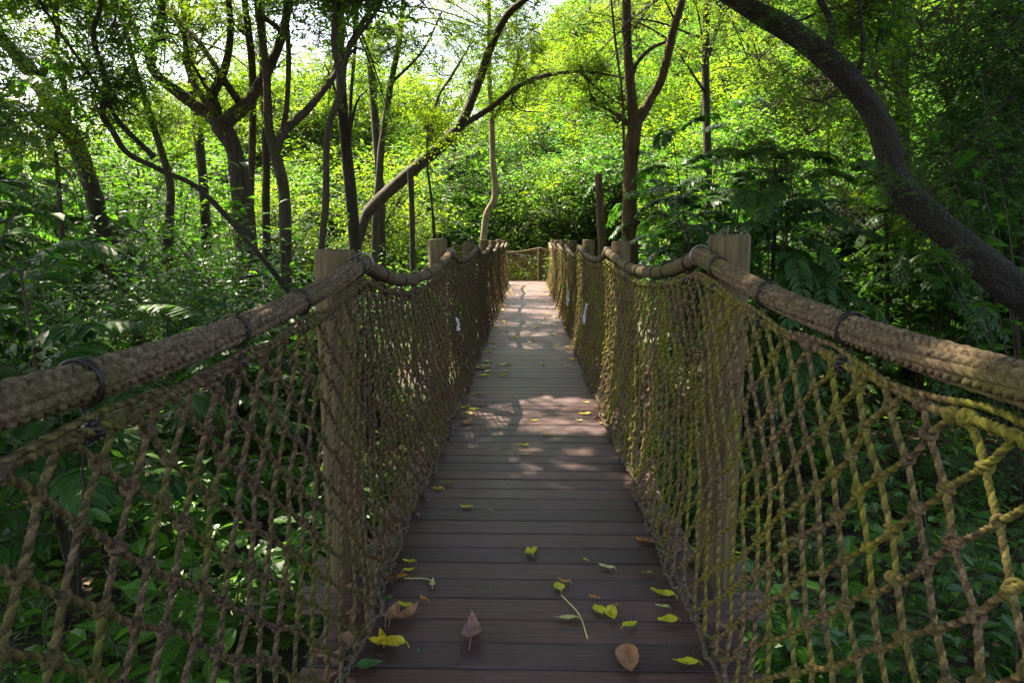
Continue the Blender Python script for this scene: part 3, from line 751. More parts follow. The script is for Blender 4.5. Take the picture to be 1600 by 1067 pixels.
traced('arching_tree', 'grey tree arching rightwards over the far left railing', [
    ([(566, 356), (584, 322), (640, 270), (700, 218), (722, 190), (748, 128), (766, 76), (792, 25), (826, -5), (870, -50)], [17, 20, 20, 19, 17, 14, 13, 11, 9, 7], [15, 15, 15, 15, 15, 15, 14.8, 14.5, 14.2, 14]),
    ([(716, 200), (766, 169), (825, 127), (905, 112), (975, 122)], [10, 9, 8, 5, 2.5], [15, 14.8, 14.6, 14.4, 14.2]),
    ([(826, 126), (800, 150), (812, 172), (850, 176)], [3, 3, 2.5, 1.5], 14.6), ([(905, 112), (935, 140), (970, 165)], [4, 3, 2], 14.4),
    ([(674, 240), (682, 160), (705, 120), (735, 70)], [5, 4, 4, 2.5], 15)], 'grey', 'sunny', nb=1, bl=1.0, ssc=(.5, .8), seed=6)
traced('propped_trunk', 'straight thin trunk standing just beneath the arching tree', [([(645, 414), (644, 340), (641, 268)], [9, 10, 10], 13)], 'grey', 'mid', seed=7, sides=9)
traced('thin_stem', 'very thin straight stem right of the propped trunk', [([(679, 378), (674, 310), (667, 250), (670, 180)], [5, 4, 4, 2], 13.5)], 'dark', 'sunny', nb=1, bl=.5, seed=8, sides=7)
traced('pale_trunk', 'pale straight trunk in bright leaves behind the far end of the left railing', [
    ([(757, 356), (762, 330), (774, 305), (770, 250), (768, 181), (764, 110), (765, 42), (760, -40)], [11, 11, 11, 10, 9, 8, 8, 7], 19), ([(769, 190), (800, 130), (815, 70)], [5, 4, 2], 19)], 'pale', 'sunny', nb=3, bl=1.4, seed=9)
traced('fork_trunk', 'reddish brown trunk behind the right railing dividing into a V', [
    ([(984, 400), (984, 320), (986, 250), (993, 186)], [27, 25, 23, 24], 14),
    ([(990, 192), (984, 127), (980, 60), (979, 0), (976, -60)], [18, 16, 14, 14, 12], 14),
    ([(996, 190), (1016, 156), (1034, 122), (1052, 50), (1066, 0), (1078, -60)], [17, 15, 14, 13, 12, 10], [14, 14, 13.9, 13.8, 13.7, 13.6]),
    ([(986, 128), (996, 98), (1018, 76), (1040, 66)], [7, 7, 6, 5], 14),
    ([(975, 235), (972, 150), (962, 70), (955, 0)], [5, 4, 4, 3], 13.8)], 'warm', 'sunny', nb=1, bl=1.2, seed=10)
traced('broken_trunk', 'broken off brown stump of a trunk left of the V shaped tree', [([(941, 392), (938, 330), (935, 272)], [15, 14, 11], 13)], 'warm', 'mid', seed=11)
traced('great_bowed_tree', 'massive dark trunk curving over the right side of the bridge', [
    ([(1640, 500), (1576, 447), (1505, 384), (1440, 326), (1400, 280), (1386, 225), (1362, 172), (1312, 112), (1250, 60), (1180, 18), (1120, -20), (1020, -80)], [66, 60, 47, 42, 40, 39, 37, 36, 33, 31, 27, 24], [5.6, 5.7, 5.8, 5.9, 6, 6.1, 6.2, 6.3, 6.5, 6.7, 6.9, 7.2]),
    ([(1290, 90), (1300, 40), (1270, -20)], [14, 11, 9], 6.4), ([(1335, 135), (1348, 80), (1340, -30)], [9, 6, 5], 6.3)], 'black', 'mid', sprays=[(1405, 262, 5.75, .3), (1440, 300, 5.6, .28), (1200, 5, 6.5, .4), (1235, 20, 6.4, .35), (1290, 60, 6.1, .3), (1330, 100, 6.2, .25), (1500, 400, 5.4, .22), (1375, 300, 5.5, .25)], nb=0, seed=12, sides=26, high=((-.8, 7.4, 7.6), 3.6, 22))
traced('back_trunk', 'grey wavy trunk deep in the leaves left of the bright gap', [
    ([(588, 330), (593, 275), (597, 220), (610, 135), (622, 76), (628, 30), (633, -40)], [13, 12, 11, 10, 9, 8, 7], 18), ([(612, 130), (660, 80), (690, 20)], [5, 4, 3], 18)], 'grey', 'sunny', nb=2, bl=1.3, seed=13)
for i, (pts, w, Y, bk, lab) in enumerate([
    ([(392, 300), (394, 236), (394, 105), (382, 0), (380, -50)], [12, 12, 12, 11, 10], 13, 'grey', 'straight grey trunk immediately right of the forked tree'),
    ([(416, 330), (416, 253), (412, 120), (408, 0), (405, -50)], [13, 13, 12, 12, 10], 14.5, 'dark', 'straight dark trunk second to the right of the forked tree'),
    ([(548, 380), (546, 280), (548, 160), (556, 60), (560, -40)], [7, 7, 6, 6, 5], 15, 'dark', 'thin dark trunk between the slender trunk and the arching tree'),
    ([(1206, 520), (1208, 420), (1212, 320), (1210, 250)], [8, 7, 6, 4], 8, 'dark', 'thin dark stem of the big leaved sapling behind the near right post'),
    ([(1400, 130), (1384, 90), (1380, 0), (1378, -50)], [12, 11, 10, 9], 12, 'grey', 'upper trunk showing between bowed tree and right corner leaves'),
    ([(1597, 420), (1595, 250), (1598, 100), (1596, -40)], [9, 9, 8, 8], 8.5, 'dark', 'bare pole like trunk at the right border of the view'),
    ([(1385, 520), (1386, 440), (1384, 330)], [8, 7, 6], 9, 'dark', 'short dark trunk under the bend of the massive tree'),
    ([(1446, 560), (1448, 480), (1450, 380), (1448, 330)], [16, 15, 13, 12], 10, 'grey', 'grey trunk half hidden beneath the massive bowed trunk'),
    ([(1295, 300), (1294, 230), (1296, 160)], [5, 5, 4], 14, 'pale', 'short pale stem seen through leaves left of the massive trunk'),
    ([(1362, 90), (1320, 20), (1300, -30)], [9, 8, 7], 11, 'warm', 'slanting mossy branch stem above the massive bowed trunk'),
    ([(100, 420), (92, 300), (88, 240)], [9, 8, 7], 9, 'grey', 'short grey stem beneath the leaning tree'),
    ([(262, 380), (265, 330), (262, 270), (215, 120), (190, 20)], [17, 15, 13, 9, 8], 15, 'grey', 'grey trunk rising from shrubs between leaning and forked trees'),
    ([(1490, 230), (1480, 130), (1500, 20), (1505, -40)], [10, 9, 8, 7], 13, 'warm', 'warm brown trunk behind the dark leaves of the right corner'),
    ]):
    traced('slim_tree', lab, [(pts, w, Y)], bk, 'sunny', nb=1, bl=.9, seed=30 + i, sides=9)

# --- canopy leaves that hang into the top of the picture (boughs of the trees above), as crowns of further trees
def bough_tree(label, sprays, bx, by, leafk, S, seed, bark='dark', group=None):
    """tree beside the view whose boughs reach in: trunk at (bx, by)"""
    g = np.random.default_rng(seed); mb = MB(); gz = float(hgt(bx, by)); cr = Fol()
    topz = max(P(px, py, Y)[2] for px, py, Y, s in sprays) + .8
    tr = limb(mb, [(bx, by, gz - .2), (bx + .1, by, gz + topz * .4), (bx - .1, by + .1, topz * .75), (bx, by, topz + 1)], [.3, .24, .2, .1], 6, .05, seed, 10)
    for (px, py, Y, s) in sprays:
        e = P(px, py, Y); a = tr[int(len(tr) * g.uniform(.55, .9))]
        limb(mb, [a, (a + e) / 2 + [0, 0, .3], e], [.07, .045, .015], 6, .04, g.integers(1e6), 6)
        cr.join(S[g.integers(len(S))].moved(rand_M(g, e, s)))
    return tree_obj('leafy_tree', label, group, mb, bark, cr, leafk, (bx, by, gz))
g = np.random.default_rng(5)
R_ = lambda n, x0, x1, y0, y1, Y0, Y1, s0, s1: [(g.uniform(x0, x1), g.uniform(y0, y1), g.uniform(Y0, Y1), g.uniform(s0, s1)) for _ in range(n)]
bough_tree('dark leaved tree whose boughs fill the upper right corner', R_(34, 1440, 1640, -60, 300, 6.5, 9, .5, .9), 6.6, 7.5, 'dark', SPRD, 1)
bough_tree('leafy tree above and behind the massive bowed trunk', R_(26, 1180, 1460, -60, 170, 10, 14, .7, 1.2), 6.4, 12, 'mid', SPRD, 2)
bough_tree('small leaved tree spreading over the V shaped trunk', R_(20, 880, 1180, -60, 130, 15, 19, .8, 1.3), 4.6, 18, 'sunny', SPR, 3)
bough_tree('fine leaved tree over the arching tree, thin enough to show sky', R_(18, 690, 900, -60, 120, 15, 20, .8, 1.2), -4.2, 19, 'sunny', SPR, 4)
bough_tree('tree with hanging dark foliage left of the bright sky gap', R_(9, 490, 620, 30, 220, 10, 13, .4, .65), -3.4, 13, 'mid', SPRD, 5)
bough_tree('thin leaved tree spreading among limbs of the forked tree', R_(32, 150, 490, -60, 220, 13, 19, .7, 1.2), -8.2, 17, 'sunny', SPR, 6)
bough_tree('thin leaved tree around the leaning tree in the upper left corner', R_(24, -60, 190, -60, 190, 12, 18, .6, 1.1), -12.5, 15, 'sunny', SPR, 7)
bough_tree('dark branch bearing leaves that enters at the left edge', R_(7, -70, 60, 10, 330, 4.5, 6, .3, .5), -6.4, 4.6, 'dark', SPRD, 8)

# --- shrub prototypes
def frond(F, g, base, d, L, nl, ll, droop=.5, wid=.8, tk='lo', angle=.95):
    """pinnate leaf: rachis + paired leaflets"""
    d = unit(d); u = np.linspace(0, 1, 8)[:, None]; p = base + d * L * u; p = p + np.array([0, 0, -1]) * droop * L * u**2
    F.tubes(p[None], np.linspace(.0045, .0015, 8)[None] * (L / .8))
    t = np.linspace(.2, .98, nl); q = np.stack([np.interp(t, u[:, 0], p[:, k]) for k in range(3)], -1); tn = unit(np.gradient(q, axis=0))
    sd = unit(np.cross(tn, [0, 0, 1.])); nr = np.cross(sd, tn)
    for s in (-1, 1):
        dd = tn * math.cos(angle) + sd * s * math.sin(angle) + g.normal(0, .08, tn.shape); dd[:, 2] -= .22
        F.leaves(tk, q, dd, nr + g.normal(0, .12, tn.shape), ll * (.55 + .6 * np.sin(np.pi * (t * .8 + .12))) * g.uniform(.9, 1.1, nl), wid, np.clip(.5 + g.normal(0, .2, nl), 0, 1))
    F.leaves(tk, q[-1:], tn[-1:], nr[-1:], ll * .7, wid)
def shrub_pinnate(seed, h=1.4, nst=4, nf=8, L=.7, nl=13, ll=.12, wid=.8, droop=.5, tk='mid'):
    g = np.random.default_rng(seed); F = Fol()
    for s in range(nst):
        a = g.uniform(0, 6.28); hh = h * g.uniform(.55, 1.1); lean = .45 * hh * g.random()
        st = smooth_path([np.zeros(3), np.array([math.cos(a) * lean * .4, math.sin(a) * lean * .4, hh * .5]), np.array([math.cos(a) * lean, math.sin(a) * lean, hh])], 5)
        F.tubes(st[None], np.linspace(.013, .006, len(st))[None], 5)
        for k in range(nf):
            b = st[min(len(st) - 1, int(len(st) * (.35 + .65 * (k + 1) / nf)))]; az = k * 2.4 + g.normal(0, .3)
            frond(F, g, b, np.array([math.cos(az), math.sin(az), .5 + .5 * k / nf]), L * g.uniform(.7, 1.1), nl, ll, droop * g.uniform(.6, 1.3), wid, tk)
    return F
def shrub_broad(seed, h=1.2, nst=7, nl=9, ll=.2, wid=1.1, spread=.5, tk='mid'):
    g = np.random.default_rng(seed); F = Fol()
    for s in range(nst):
        a = g.uniform(0, 6.28); hh = h * g.uniform(.5, 1.1); ln = spread * hh * g.uniform(.3, 1.2)
        st = smooth_path([np.zeros(3), np.array([math.cos(a) * ln * .35, math.sin(a) * ln * .35, hh * .55]), np.array([math.cos(a) * ln, math.sin(a) * ln, hh])], 6)
        F.tubes(st[None], np.linspace(.009, .003, len(st))[None], 4)
        t = np.linspace(.22, 1, nl); q = np.stack([np.interp(t, np.linspace(0, 1, len(st)), st[:, k]) for k in range(3)], -1)
        az = np.arange(nl) * 2.4 + g.uniform(0, 6); dd = np.stack([np.cos(az), np.sin(az), g.normal(.15, .25, nl)], -1)
        q = q + unit(dd) * .02
        F.leaves(tk, q, dd, np.array([0, 0, 1.]) + g.normal(0, .3, (nl, 3)), ll * g.uniform(.55, 1.15, nl), wid * g.uniform(.85, 1.15, nl))
    return F
def fern(seed, L=.55, nf=11, nl=20, ll=.075):
    g = np.random.default_rng(seed); F = Fol()
    for k in range(nf):
        az = k * 2.4; frond(F, g, np.array([0, 0, .02]), np.array([math.cos(az), math.sin(az), g.uniform(.7, 1.5)]), L * g.uniform(.7, 1.15), nl, ll, .55, .7, 'lo', 1.25)
    return F
def palmlet(seed, L=1.5, nf=8, nl=22, ll=.32):
    g = np.random.default_rng(seed); F = Fol()
    for k in range(nf):
        az = k * 2.4; frond(F, g, np.array([0, 0, .3]), np.array([math.cos(az), math.sin(az), g.uniform(.8, 1.8)]), L * g.uniform(.7, 1.15), nl, ll, .6, .28, 'mid', .9)
    return F
class Proto:
    def __init__(s, F, leafk): s.F = F; s.k = leafk; s.lm = F.mesh('foliage', LEAF[leafk], None, False, what='leaves'); s.lm['kind'] = ''; s.tm = F.mesh('stem', None, TWIG, False, what='twigs')
PR = {
 'pin': [Proto(shrub_pinnate(i), 'dark') for i in range(3)],
 'pinmid': [Proto(shrub_pinnate(10 + i, 1.7, 6, 8, .7, 13, .11), 'mid') for i in range(2)],
 'tallpin': [Proto(shrub_pinnate(20 + i, 3.4, 5, 13, .8, 13, .15, .85, .75), 'dark') for i in range(3)],
 'broad': [Proto(shrub_broad(30 + i, 1.3, 12, 12, .15), 'broad') for i in range(3)],
 'tallbroad': [Proto(shrub_broad(40 + i, 2.8, 16, 20, .17, 1.0, .45), 'broad') for i in range(3)],
 'herb': [Proto(shrub_broad(50 + i, .6, 7, 7, .17, 1.0, .8), 'herb') for i in range(3)],
 'lime': [Proto(shrub_broad(60 + i, .85, 9, 9, .19, 1.05, .7), 'fresh') for i in range(2)],
 'fern': [Proto(fern(70 + i), 'herb') for i in range(2)],
 'twig': [Proto(spray(np.random.default_rng(90 + i), 30, .95, 8, 9, .07, 1.0, .2, 1.8).moved(Matrix.Translation((0, 0, .85))), 'dark') for i in range(3)],
 'palm': [Proto(palmlet(80 + i), 'mid') for i in range(2)],
}
for _k, _w in (('pin', 'feather leaved'), ('pinmid', 'green feather leaved'), ('tallpin', 'drooping leaved'), ('broad', 'broad leaved'), ('tallbroad', 'upright broad leaved'), ('herb', 'herb like'), ('lime', 'fresh green'), ('fern', 'ferny'), ('palm', 'palm like'), ('twig', 'small leaved')):
    for _p in PR[_k]: _p.lm['kind'] = _w
def plant(kind, name, label, group, x, y, s=1.0, z=None, g=rng, cat='plant', i=None):
    pr = PR[kind][(g.integers(len(PR[kind])) if i is None else i)]
    t = thing(name, label, cat, (x, y, float(hgt(x, y)) - .03 if z is None else z), group)
    t.rotation_euler = (g.normal(0, .08), g.normal(0, .08), g.uniform(0, 6.28)); t.scale = (s, s, s * g.uniform(.9, 1.15))
    a = bpy.data.objects.new('foliage', pr.lm); C.objects.link(a); a.parent = t
    b = bpy.data.objects.new('stem', pr.tm); C.objects.link(b); b.parent = t
    return t
g = np.random.default_rng(21)
SKYL = ([-200, 0, 300, 450, 500, 700, 800, 900, 1000, 1060, 1200, 1600, 1800], [160, 170, 225, 270, 345, 365, 255, 235, 270, 190, 110, 120, 120])
def fit(kind, x, y, s):
    """plants of a thicket reach about the height of its top"""
    u = 824 + x / y * FPX; pr = PR[kind][0]; h = max(v.co.z for v in pr.lm.vertices) if not hasattr(pr, 'h') else pr.h; pr.h = h
    allow = (1.35 + (375 - (345 if y < 20 and 700 < u < 1010 else np.interp(u, *SKYL))) / FPX * y - float(hgt(x, y))) * g.uniform(.8, 1.1); return min(s, allow / h)
def shaded_ok(x, y):
    for o, r in GAPS:
        if r <= 0 or o[2] > 1.5 and o[1] < 12: continue
        d = SUN[:2] / SUN[2] * max(.1, 2.2 - o[2]); t = np.clip(((x - o[0]) * d[0] + (y - o[1]) * d[1]) / (d @ d), 0, 1)
        if math.hypot(x - o[0] - d[0] * t, y - o[1] - d[1] * t) < (.6 if o[0] < 0 else .35) + r * .7: return False
    return True
def scatter(n, kinds, x0, x1, y0, y1, s0, s1, name, label, group, cat='shrub', xmin=1.25, mind=.0):
    pts = []
    tries = 0
    while len(pts) < n and tries < n * 30:
        tries += 1; x, y = g.uniform(x0, x1), g.uniform(y0, y1)
        if abs(x) < xmin and y < YEND + 2.4: continue
        if 1225 < 824 + x / y * FPX < 1430 and y < 12 and cat != 'plant': continue
        if abs(x / y * FPX + 24) > 880 + 900 / y: continue
        if any((x - a)**2 + (y - b)**2 < mind**2 for a, b in pts): continue
        kd = kinds[g.integers(len(kinds))]; sz = fit(kd, x, y, g.uniform(s0, s1))
        if sz < .4 or (cat == 'shrub' and not shaded_ok(x, y)): continue
        pts.append((x, y)); plant(kd, name, label, group, x, y, sz, g=g, cat=cat)
# left bank
scatter(34, ['pin', 'broad', 'twig', 'tallbroad'], -8, -2.3, 3.2, 9, .9, 1.4, 'shrub', 'dark glossy shrub in the dense thicket left of the bridge', 'shrubs of the thicket left of the bridge', mind=.75)
scatter(16, ['tallpin', 'tallbroad', 'tallbroad', 'twig'], -6.5, -2.9, 4.6, 8.5, .8, 1.05, 'tall_shrub', 'tall shrub in the nearer thicket left of the bridge', 'tall shrubs nearer in the left thicket', mind=.8)
scatter(40, ['tallpin', 'tallbroad', 'tallbroad', 'twig', 'twig'], -13, -2.6, 8, 17, .9, 1.5, 'tall_shrub', 'tall shrub in the deeper thicket left of the bridge', 'tall shrubs deeper in the left thicket', mind=1.2)
scatter(12, ['broad', 'pinmid', 'tallbroad'], -4, -1.6, 8, 20, .7, 1.0, 'bank_shrub', 'green shrub close against the outside of the left railing', 'shrubs beside the left railing', mind=1.0)
# right bank
scatter(26, ['pin', 'broad', 'twig', 'pinmid', 'tallbroad'], 3.0, 10, 5.5, 13, .8, 1.25, 'shrub', 'dark glossy shrub in the open thicket right of the bridge', 'shrubs of the thicket right of the bridge', mind=.95)
scatter(26, ['tallpin', 'tallbroad', 'twig'], 3.2, 12, 8, 18, 1.0, 1.5, 'tall_shrub', 'tall shrub in the deeper thicket right of the bridge', 'tall shrubs deeper in the right thicket', mind=1.4)
scatter(10, ['broad', 'pinmid', 'tallbroad'], 1.6, 4, 8, 20, .7, .95, 'bank_shrub', 'green shrub close against the outside of the right railing', 'shrubs beside the right railing', mind=1.0)
# end of the bridge
scatter(26, ['tallbroad', 'tallbroad', 'broad', 'palm'], -4.5, 5.5, 23.4, 27.5, 1.1, 1.7, 'end_shrub', 'bright broad leaved shrub beyond the far end railing', 'sunlit shrubs beyond the end railing', mind=.8)
# particular plants
def at(kind, name, label, px, py, Y, s, i=None, cat='plant', group=None):
    p = P(px, py, Y); return plant(kind, name, label, group, p[0], Y, s, g=g, cat=cat, i=i)
at('tallpin', 'dark_sapling', 'tall dark sapling with drooping compound leaves behind the near right post', 1205, 300, 7.8, 1.25, 0, 'sapling')
at('tallpin', 'dark_sapling', 'second dark sapling further back between the V trunk and near right post', 1135, 300, 9.8, 1.15, 1, 'sapling')
at('tallpin', 'dark_sapling', 'dark sapling standing under the bend of the massive trunk', 1480, 320, 8.5, 1.1, 2, 'sapling')
at('pin', 'drooping_plant', 'plant with long drooping leaflets beneath the left edge branch', 60, 330, 4.2, 1.45, 1)
at('pin', 'drooping_plant', 'plant with drooping silvery leaflets in the middle of the left thicket', 330, 330, 6.0, 1.35, 0)
at('palm', 'fan_frond_palm', 'small palm with sunlit feather fronds behind the massive trunk', 1440, 200, 13, 1.5, 0, 'palm')
at('palm', 'fan_frond_palm', 'small palm with blade leaflets on the ground by the near right railing', 1345, 960, 3.2, .5, 1, 'palm')
at('lime', 'broad_leaf_plant', 'bright broad leaved plant lit by sun behind the left net', 272, 740, 4.6, 1.1, 0)
at('lime', 'broad_leaf_plant', 'small bright plant left of the near left post foot', 430, 800, 4.4, .95, 1)
at('lime', 'broad_leaf_plant', 'low bright plant below the lower left net', 230, 980, 3.2, .85, 0)
at('lime', 'broad_leaf_plant', 'leafy plant right of the near right post foot', 1220, 900, 3.5, .95, 1)
for k, (px, Y, sz) in enumerate(((1255, 10.2, .8), (1300, 9.8, .7), (1350, 9.2, .75), (1390, 10.5, .85), (1230, 11.5, .9), (1320, 11.6, .95))):
    at('tallbroad' if k % 2 else 'pinmid', 'sunny_shrub', ['nearer', 'low', 'small', 'dense', 'deeper', 'upright'][k] + ' sunlit shrub seen over the right handrail below the massive trunk', px, 470, Y, sz, k % 2, 'shrub', 'sunlit shrubs over the right handrail')
for k, (kd, px, Y, sz, lab) in enumerate((('tallpin', 1075, 11.5, 1.35, 'tall drooping sapling left of the near right post, behind the V trunk'), ('tallbroad', 1150, 10.6, 1.4, 'dense broad leaved small tree directly behind the near right post'), ('tallbroad', 1270, 13, 1.7, 'tall broad leaved small tree left of the massive trunk'),
        ('tallpin', 1330, 13.5, 1.6, 'tall drooping small tree framed by the bend of the massive trunk'), ('tallbroad', 1520, 10.5, 1.6, 'dense small tree above the lower massive trunk'), ('tallpin', 1580, 9.5, 1.35, 'drooping small tree at the right border'), ('twig', 1240, 12, 2.2, 'rounded small leaved bush between the near right post and massive trunk'))):
    at(kd, 'dark_small_tree', lab, px, 300, Y, sz, k % 3, 'small tree')
# undergrowth under the nets
scatter(60, ['herb', 'lime', 'herb', 'fern'], -4.2, -1.0, .8, 6.5, .55, 1.05, 'undergrowth_plant', 'low leafy plant on the ground under the left net', 'low plants under the left net', 'plant', 1.0, .26)
scatter(74, ['herb', 'herb', 'fern', 'broad', 'lime'], 1.0, 5.4, .8, 7.5, .5, .95, 'undergrowth_plant', 'low leafy plant on the ground under the right net', 'low plants under the right net', 'plant', 1.0, .27)

# --- ground cover and litter: nobody could count them
def ground_cover():
    g = np.random.default_rng(3); F = Fol(); n = 3600
    x = g.uniform(-9, 9, n); y = g.uniform(.3, 12, n) ; k = (np.abs(x) > .9); x, y = x[k], y[k]; n = len(x)
    m = 6; X = np.repeat(x, m) + g.normal(0, .05, n * m); Y = np.repeat(y, m) + g.normal(0, .05, n * m)
    pos = np.stack([X, Y, hgt(X, Y) + g.uniform(.02, .22, n * m)], -1); az = g.uniform(0, 6.28, n * m)
    F.leaves('lo', pos, np.stack([np.cos(az), np.sin(az), g.normal(.25, .3, n * m)], -1), np.array([0, 0, 1.]) + g.normal(0, .3, (n * m, 3)), g.uniform(.05, .15, n * m), g.uniform(.6, 1.3, n * m), g.random(n * m))
    tag(link('ground_cover', F.mesh('ground_cover', LEAF['herb'])), 'low green seedlings covering the forest floor', None, None, 'stuff')
    F = Fol(); n = 9000; x = g.uniform(-8, 8, n); y = g.uniform(.2, 10, n); az = g.uniform(0, 6.28, n)
    k = np.abs(x) > .8; x, y, az = x[k], y[k], az[k]; n = len(x)
    F.leaves('lo', np.stack([x, y, hgt(x, y) + .015 + g.random(n) * .02], -1), np.stack([np.cos(az), np.sin(az), g.normal(0, .15, n)], -1), np.array([0, 0, 1.]) + g.normal(0, .25, (n, 3)), g.uniform(.06, .14, n), 1.1, g.random(n))
    tag(link('leaf_litter', F.mesh('leaf_litter', LEAF['dry'])), 'dry brown leaf litter on the forest floor', None, None, 'stuff')
    # crumbs and twig bits on the deck
    F = Fol(); n = 520; y = 1.3 + 15 * g.random(n) ** 1.4; x = BX + np.where(g.random(n) < .5, g.uniform(-.55, .55, n), np.where(g.random(n) < .6, -1, 1) * (.55 - np.abs(g.normal(0, .07, n)))); az = g.uniform(0, 6.28, n)
    F.leaves('lo', np.stack([x, y, .0035 + g.random(n) * .004], -1), np.stack([np.cos(az), np.sin(az), g.normal(0, .1, n)], -1), np.array([0, 0, 1.]) + g.normal(0, .15, (n, 3)), g.uniform(.006, .022, n), g.uniform(.4, 1.5, n), g.random(n))
    tag(link('leaf_crumbs', F.mesh('leaf_crumbs', LEAF['dry'])), 'tiny brown crumbs of leaf scattered over the planks', None, None, 'stuff')
    # litter caught on the deck outside the nets
    F = Fol(); n = 900; y = 1.2 + 16 * g.random(n) ** 1.3; sd = np.where(g.random(n) < .72, -1, 1); x = BX + sd * g.uniform(.56, .72, n); az = g.uniform(0, 6.28, n)
    F.leaves('mid', np.stack([x, y, .006 + g.random(n) * .03], -1), np.stack([np.cos(az), np.sin(az), g.normal(0, .25, n)], -1), np.array([0, 0, 1.]) + g.normal(0, .4, (n, 3)), g.uniform(.04, .09, n), 1.2, g.random(n))
    tag(link('deck_litter', F.mesh('deck_litter', LEAF['dry'])), 'dry brown leaves caught between the nets and the deck edges', None, None, 'stuff')
ground_cover()

# --- forest beyond: whole trees copied over the hillside
def forest_protos():
    out = []
    for i, (R, ls, k) in enumerate(((2.4, .19, 'sunny'), (2.1, .16, 'sunny'), (2.6, .22, 'mid'), (2.2, .18, 'mid'), (2.3, .2, 'dark'))):
        g = np.random.default_rng(300 + i); F = spray(g, 60, R, 9, 9, ls, .9, .15, 1.8)
        lo = spray(g, 16, R * .8, 8, 9, ls, .8, .1); F.join(lo.moved(Matrix.Translation((0, 0, -R * .9))))
        mb = MB(); limb(mb, [(0, 0, -6.5), (.15, 0, -3.5), (-.1, .1, -1.2), (0, 0, 1.2)], [.34, .26, .2, .08], 5, .05, i, 9)
        out.append((F, k, F.mesh('crown', LEAF[k], TWIG, False), mb.mesh('trunk', BARK['grey' if i % 2 else 'warm'], True)))
    return out
FP = forest_protos()
def forest_tree(i, x, y, s, crown_h, label, group, name='forest_tree'):
    F, k, cm, tm = FP[i]; gz = float(hgt(x, y))
    t = thing(name, label, 'tree', (x, y, gz), group); a = g.uniform(0, 6.28)
    M = Matrix.Translation((x, y, gz + crown_h)) @ Matrix.Rotation(a, 4, 'Z') @ Matrix.Scale(s, 4)
    hit = False
    c = np.array([x, y, gz + crown_h])
    for o, r in GAPS:
        d = c - o; al = d @ SUN; q = np.linalg.norm(d - al * SUN)
        if r > 0 and al > -2 and q < r + 3.6 * s: hit = True
    me = F.mesh('crown', LEAF[k], TWIG, True, M) if hit else cm
    cr = link('crown', me, t); cr.location = (0, 0, crown_h); cr.rotation_euler = (0, 0, a); cr.scale = (s, s, s)
    tr = link('trunk', tm, t); tr.location = (0, 0, crown_h * 1.0); tr.scale = (s, s, crown_h / 6.2); tr.rotation_euler = (0, 0, a)
def forest(n, x0, x1, y0, y1, kinds, s0, s1, h0, h1, label, group, mind):
    pts = []; tries = 0
    while len(pts) < n and tries < n * 40:
        tries += 1; x, y = g.uniform(x0, x1), g.uniform(y0, y1)
        if any((x - a)**2 + (y - b)**2 < mind**2 for a, b in pts): continue
        if skygap(x, y) or abs(x / y * FPX + 24) > 900 + 2500 / y: continue
        pts.append((x, y)); forest_tree(kinds[g.integers(len(kinds))], x, y, g.uniform(s0, s1), g.uniform(h0, h1), label, group)
def skygap(x, y):
    """the opening in the forest where the sky shows (upper left of the picture)"""
    u = x / max(y, 1) * FPX + 824
    return (520 < u < 690 and y > 30) or (u < 330 and y > 26 and g.random() < .55)
for (px, y, el) in ((450, 31, .26), (490, 29, .25), (530, 33, .26), (575, 30, .235), (610, 35, .25), (650, 31, .25), (690, 33, .27), (555, 38, .255), (470, 38, .27), (630, 40, .26), (20, 30, .15), (90, 28, .18), (160, 31, .21), (230, 29, .23), (300, 32, .23), (370, 30, .25), (-20, 27, .18), (410, 34, .27), (265, 35, .25)):
    x = (px - 824) / FPX * y; s_ = g.uniform(1.05, 1.3); forest_tree(g.integers(2), x, y, s_, 1.35 + el * y - float(hgt(x, y)) - 2.2 * s_, 'bright tree of modest height beneath the open sky', 'bright trees beneath the open sky')
forest(34, -16, 18, 25.5, 33, [0, 1, 4, 2, 3], .8, 1.15, 1.6, 4.6, 'bright yellow green tree at the foot of the sunlit hillside', 'sunlit trees at the foot of the hillside', 2.3)
forest(44, -18, 30, 32, 48, [0, 1, 3, 0, 4], 1.0, 1.5, 2.5, 6.5, 'yellow green tree higher on the sunlit hillside', 'trees higher on the hillside', 3.0)
forest(30, -30, 44, 47, 75, [0, 1, 2, 3], 1.6, 2.4, 4, 8, 'distant tree at the top of the hillside', 'trees at the top of the hillside', 4.5)
forest(18, 8, 24, 12, 28, [2, 3, 4, 4], .9, 1.3, 2.0, 6.0, 'leafy tree on the rising ground behind the right thicket', 'trees behind the right thicket', 2.8)
forest(18, -26, -8.5, 13, 30, [2, 3, 4, 4], .8, 1.1, 1.5, 4.0, 'leafy tree behind the left thicket', 'trees behind the left thicket', 2.8)
forest(7, -9, -4, 20, 26, [0, 1, 2], .7, .95, 1.5, 3.6, 'small bright tree behind the far left railing', 'bright trees behind the far left railing', 2.0)
forest(7, 4.5, 10, 19, 26, [0, 1, 2], .7, .95, 1.5, 4.0, 'small bright tree behind the far right railing', 'bright trees behind the far right railing', 2.0)

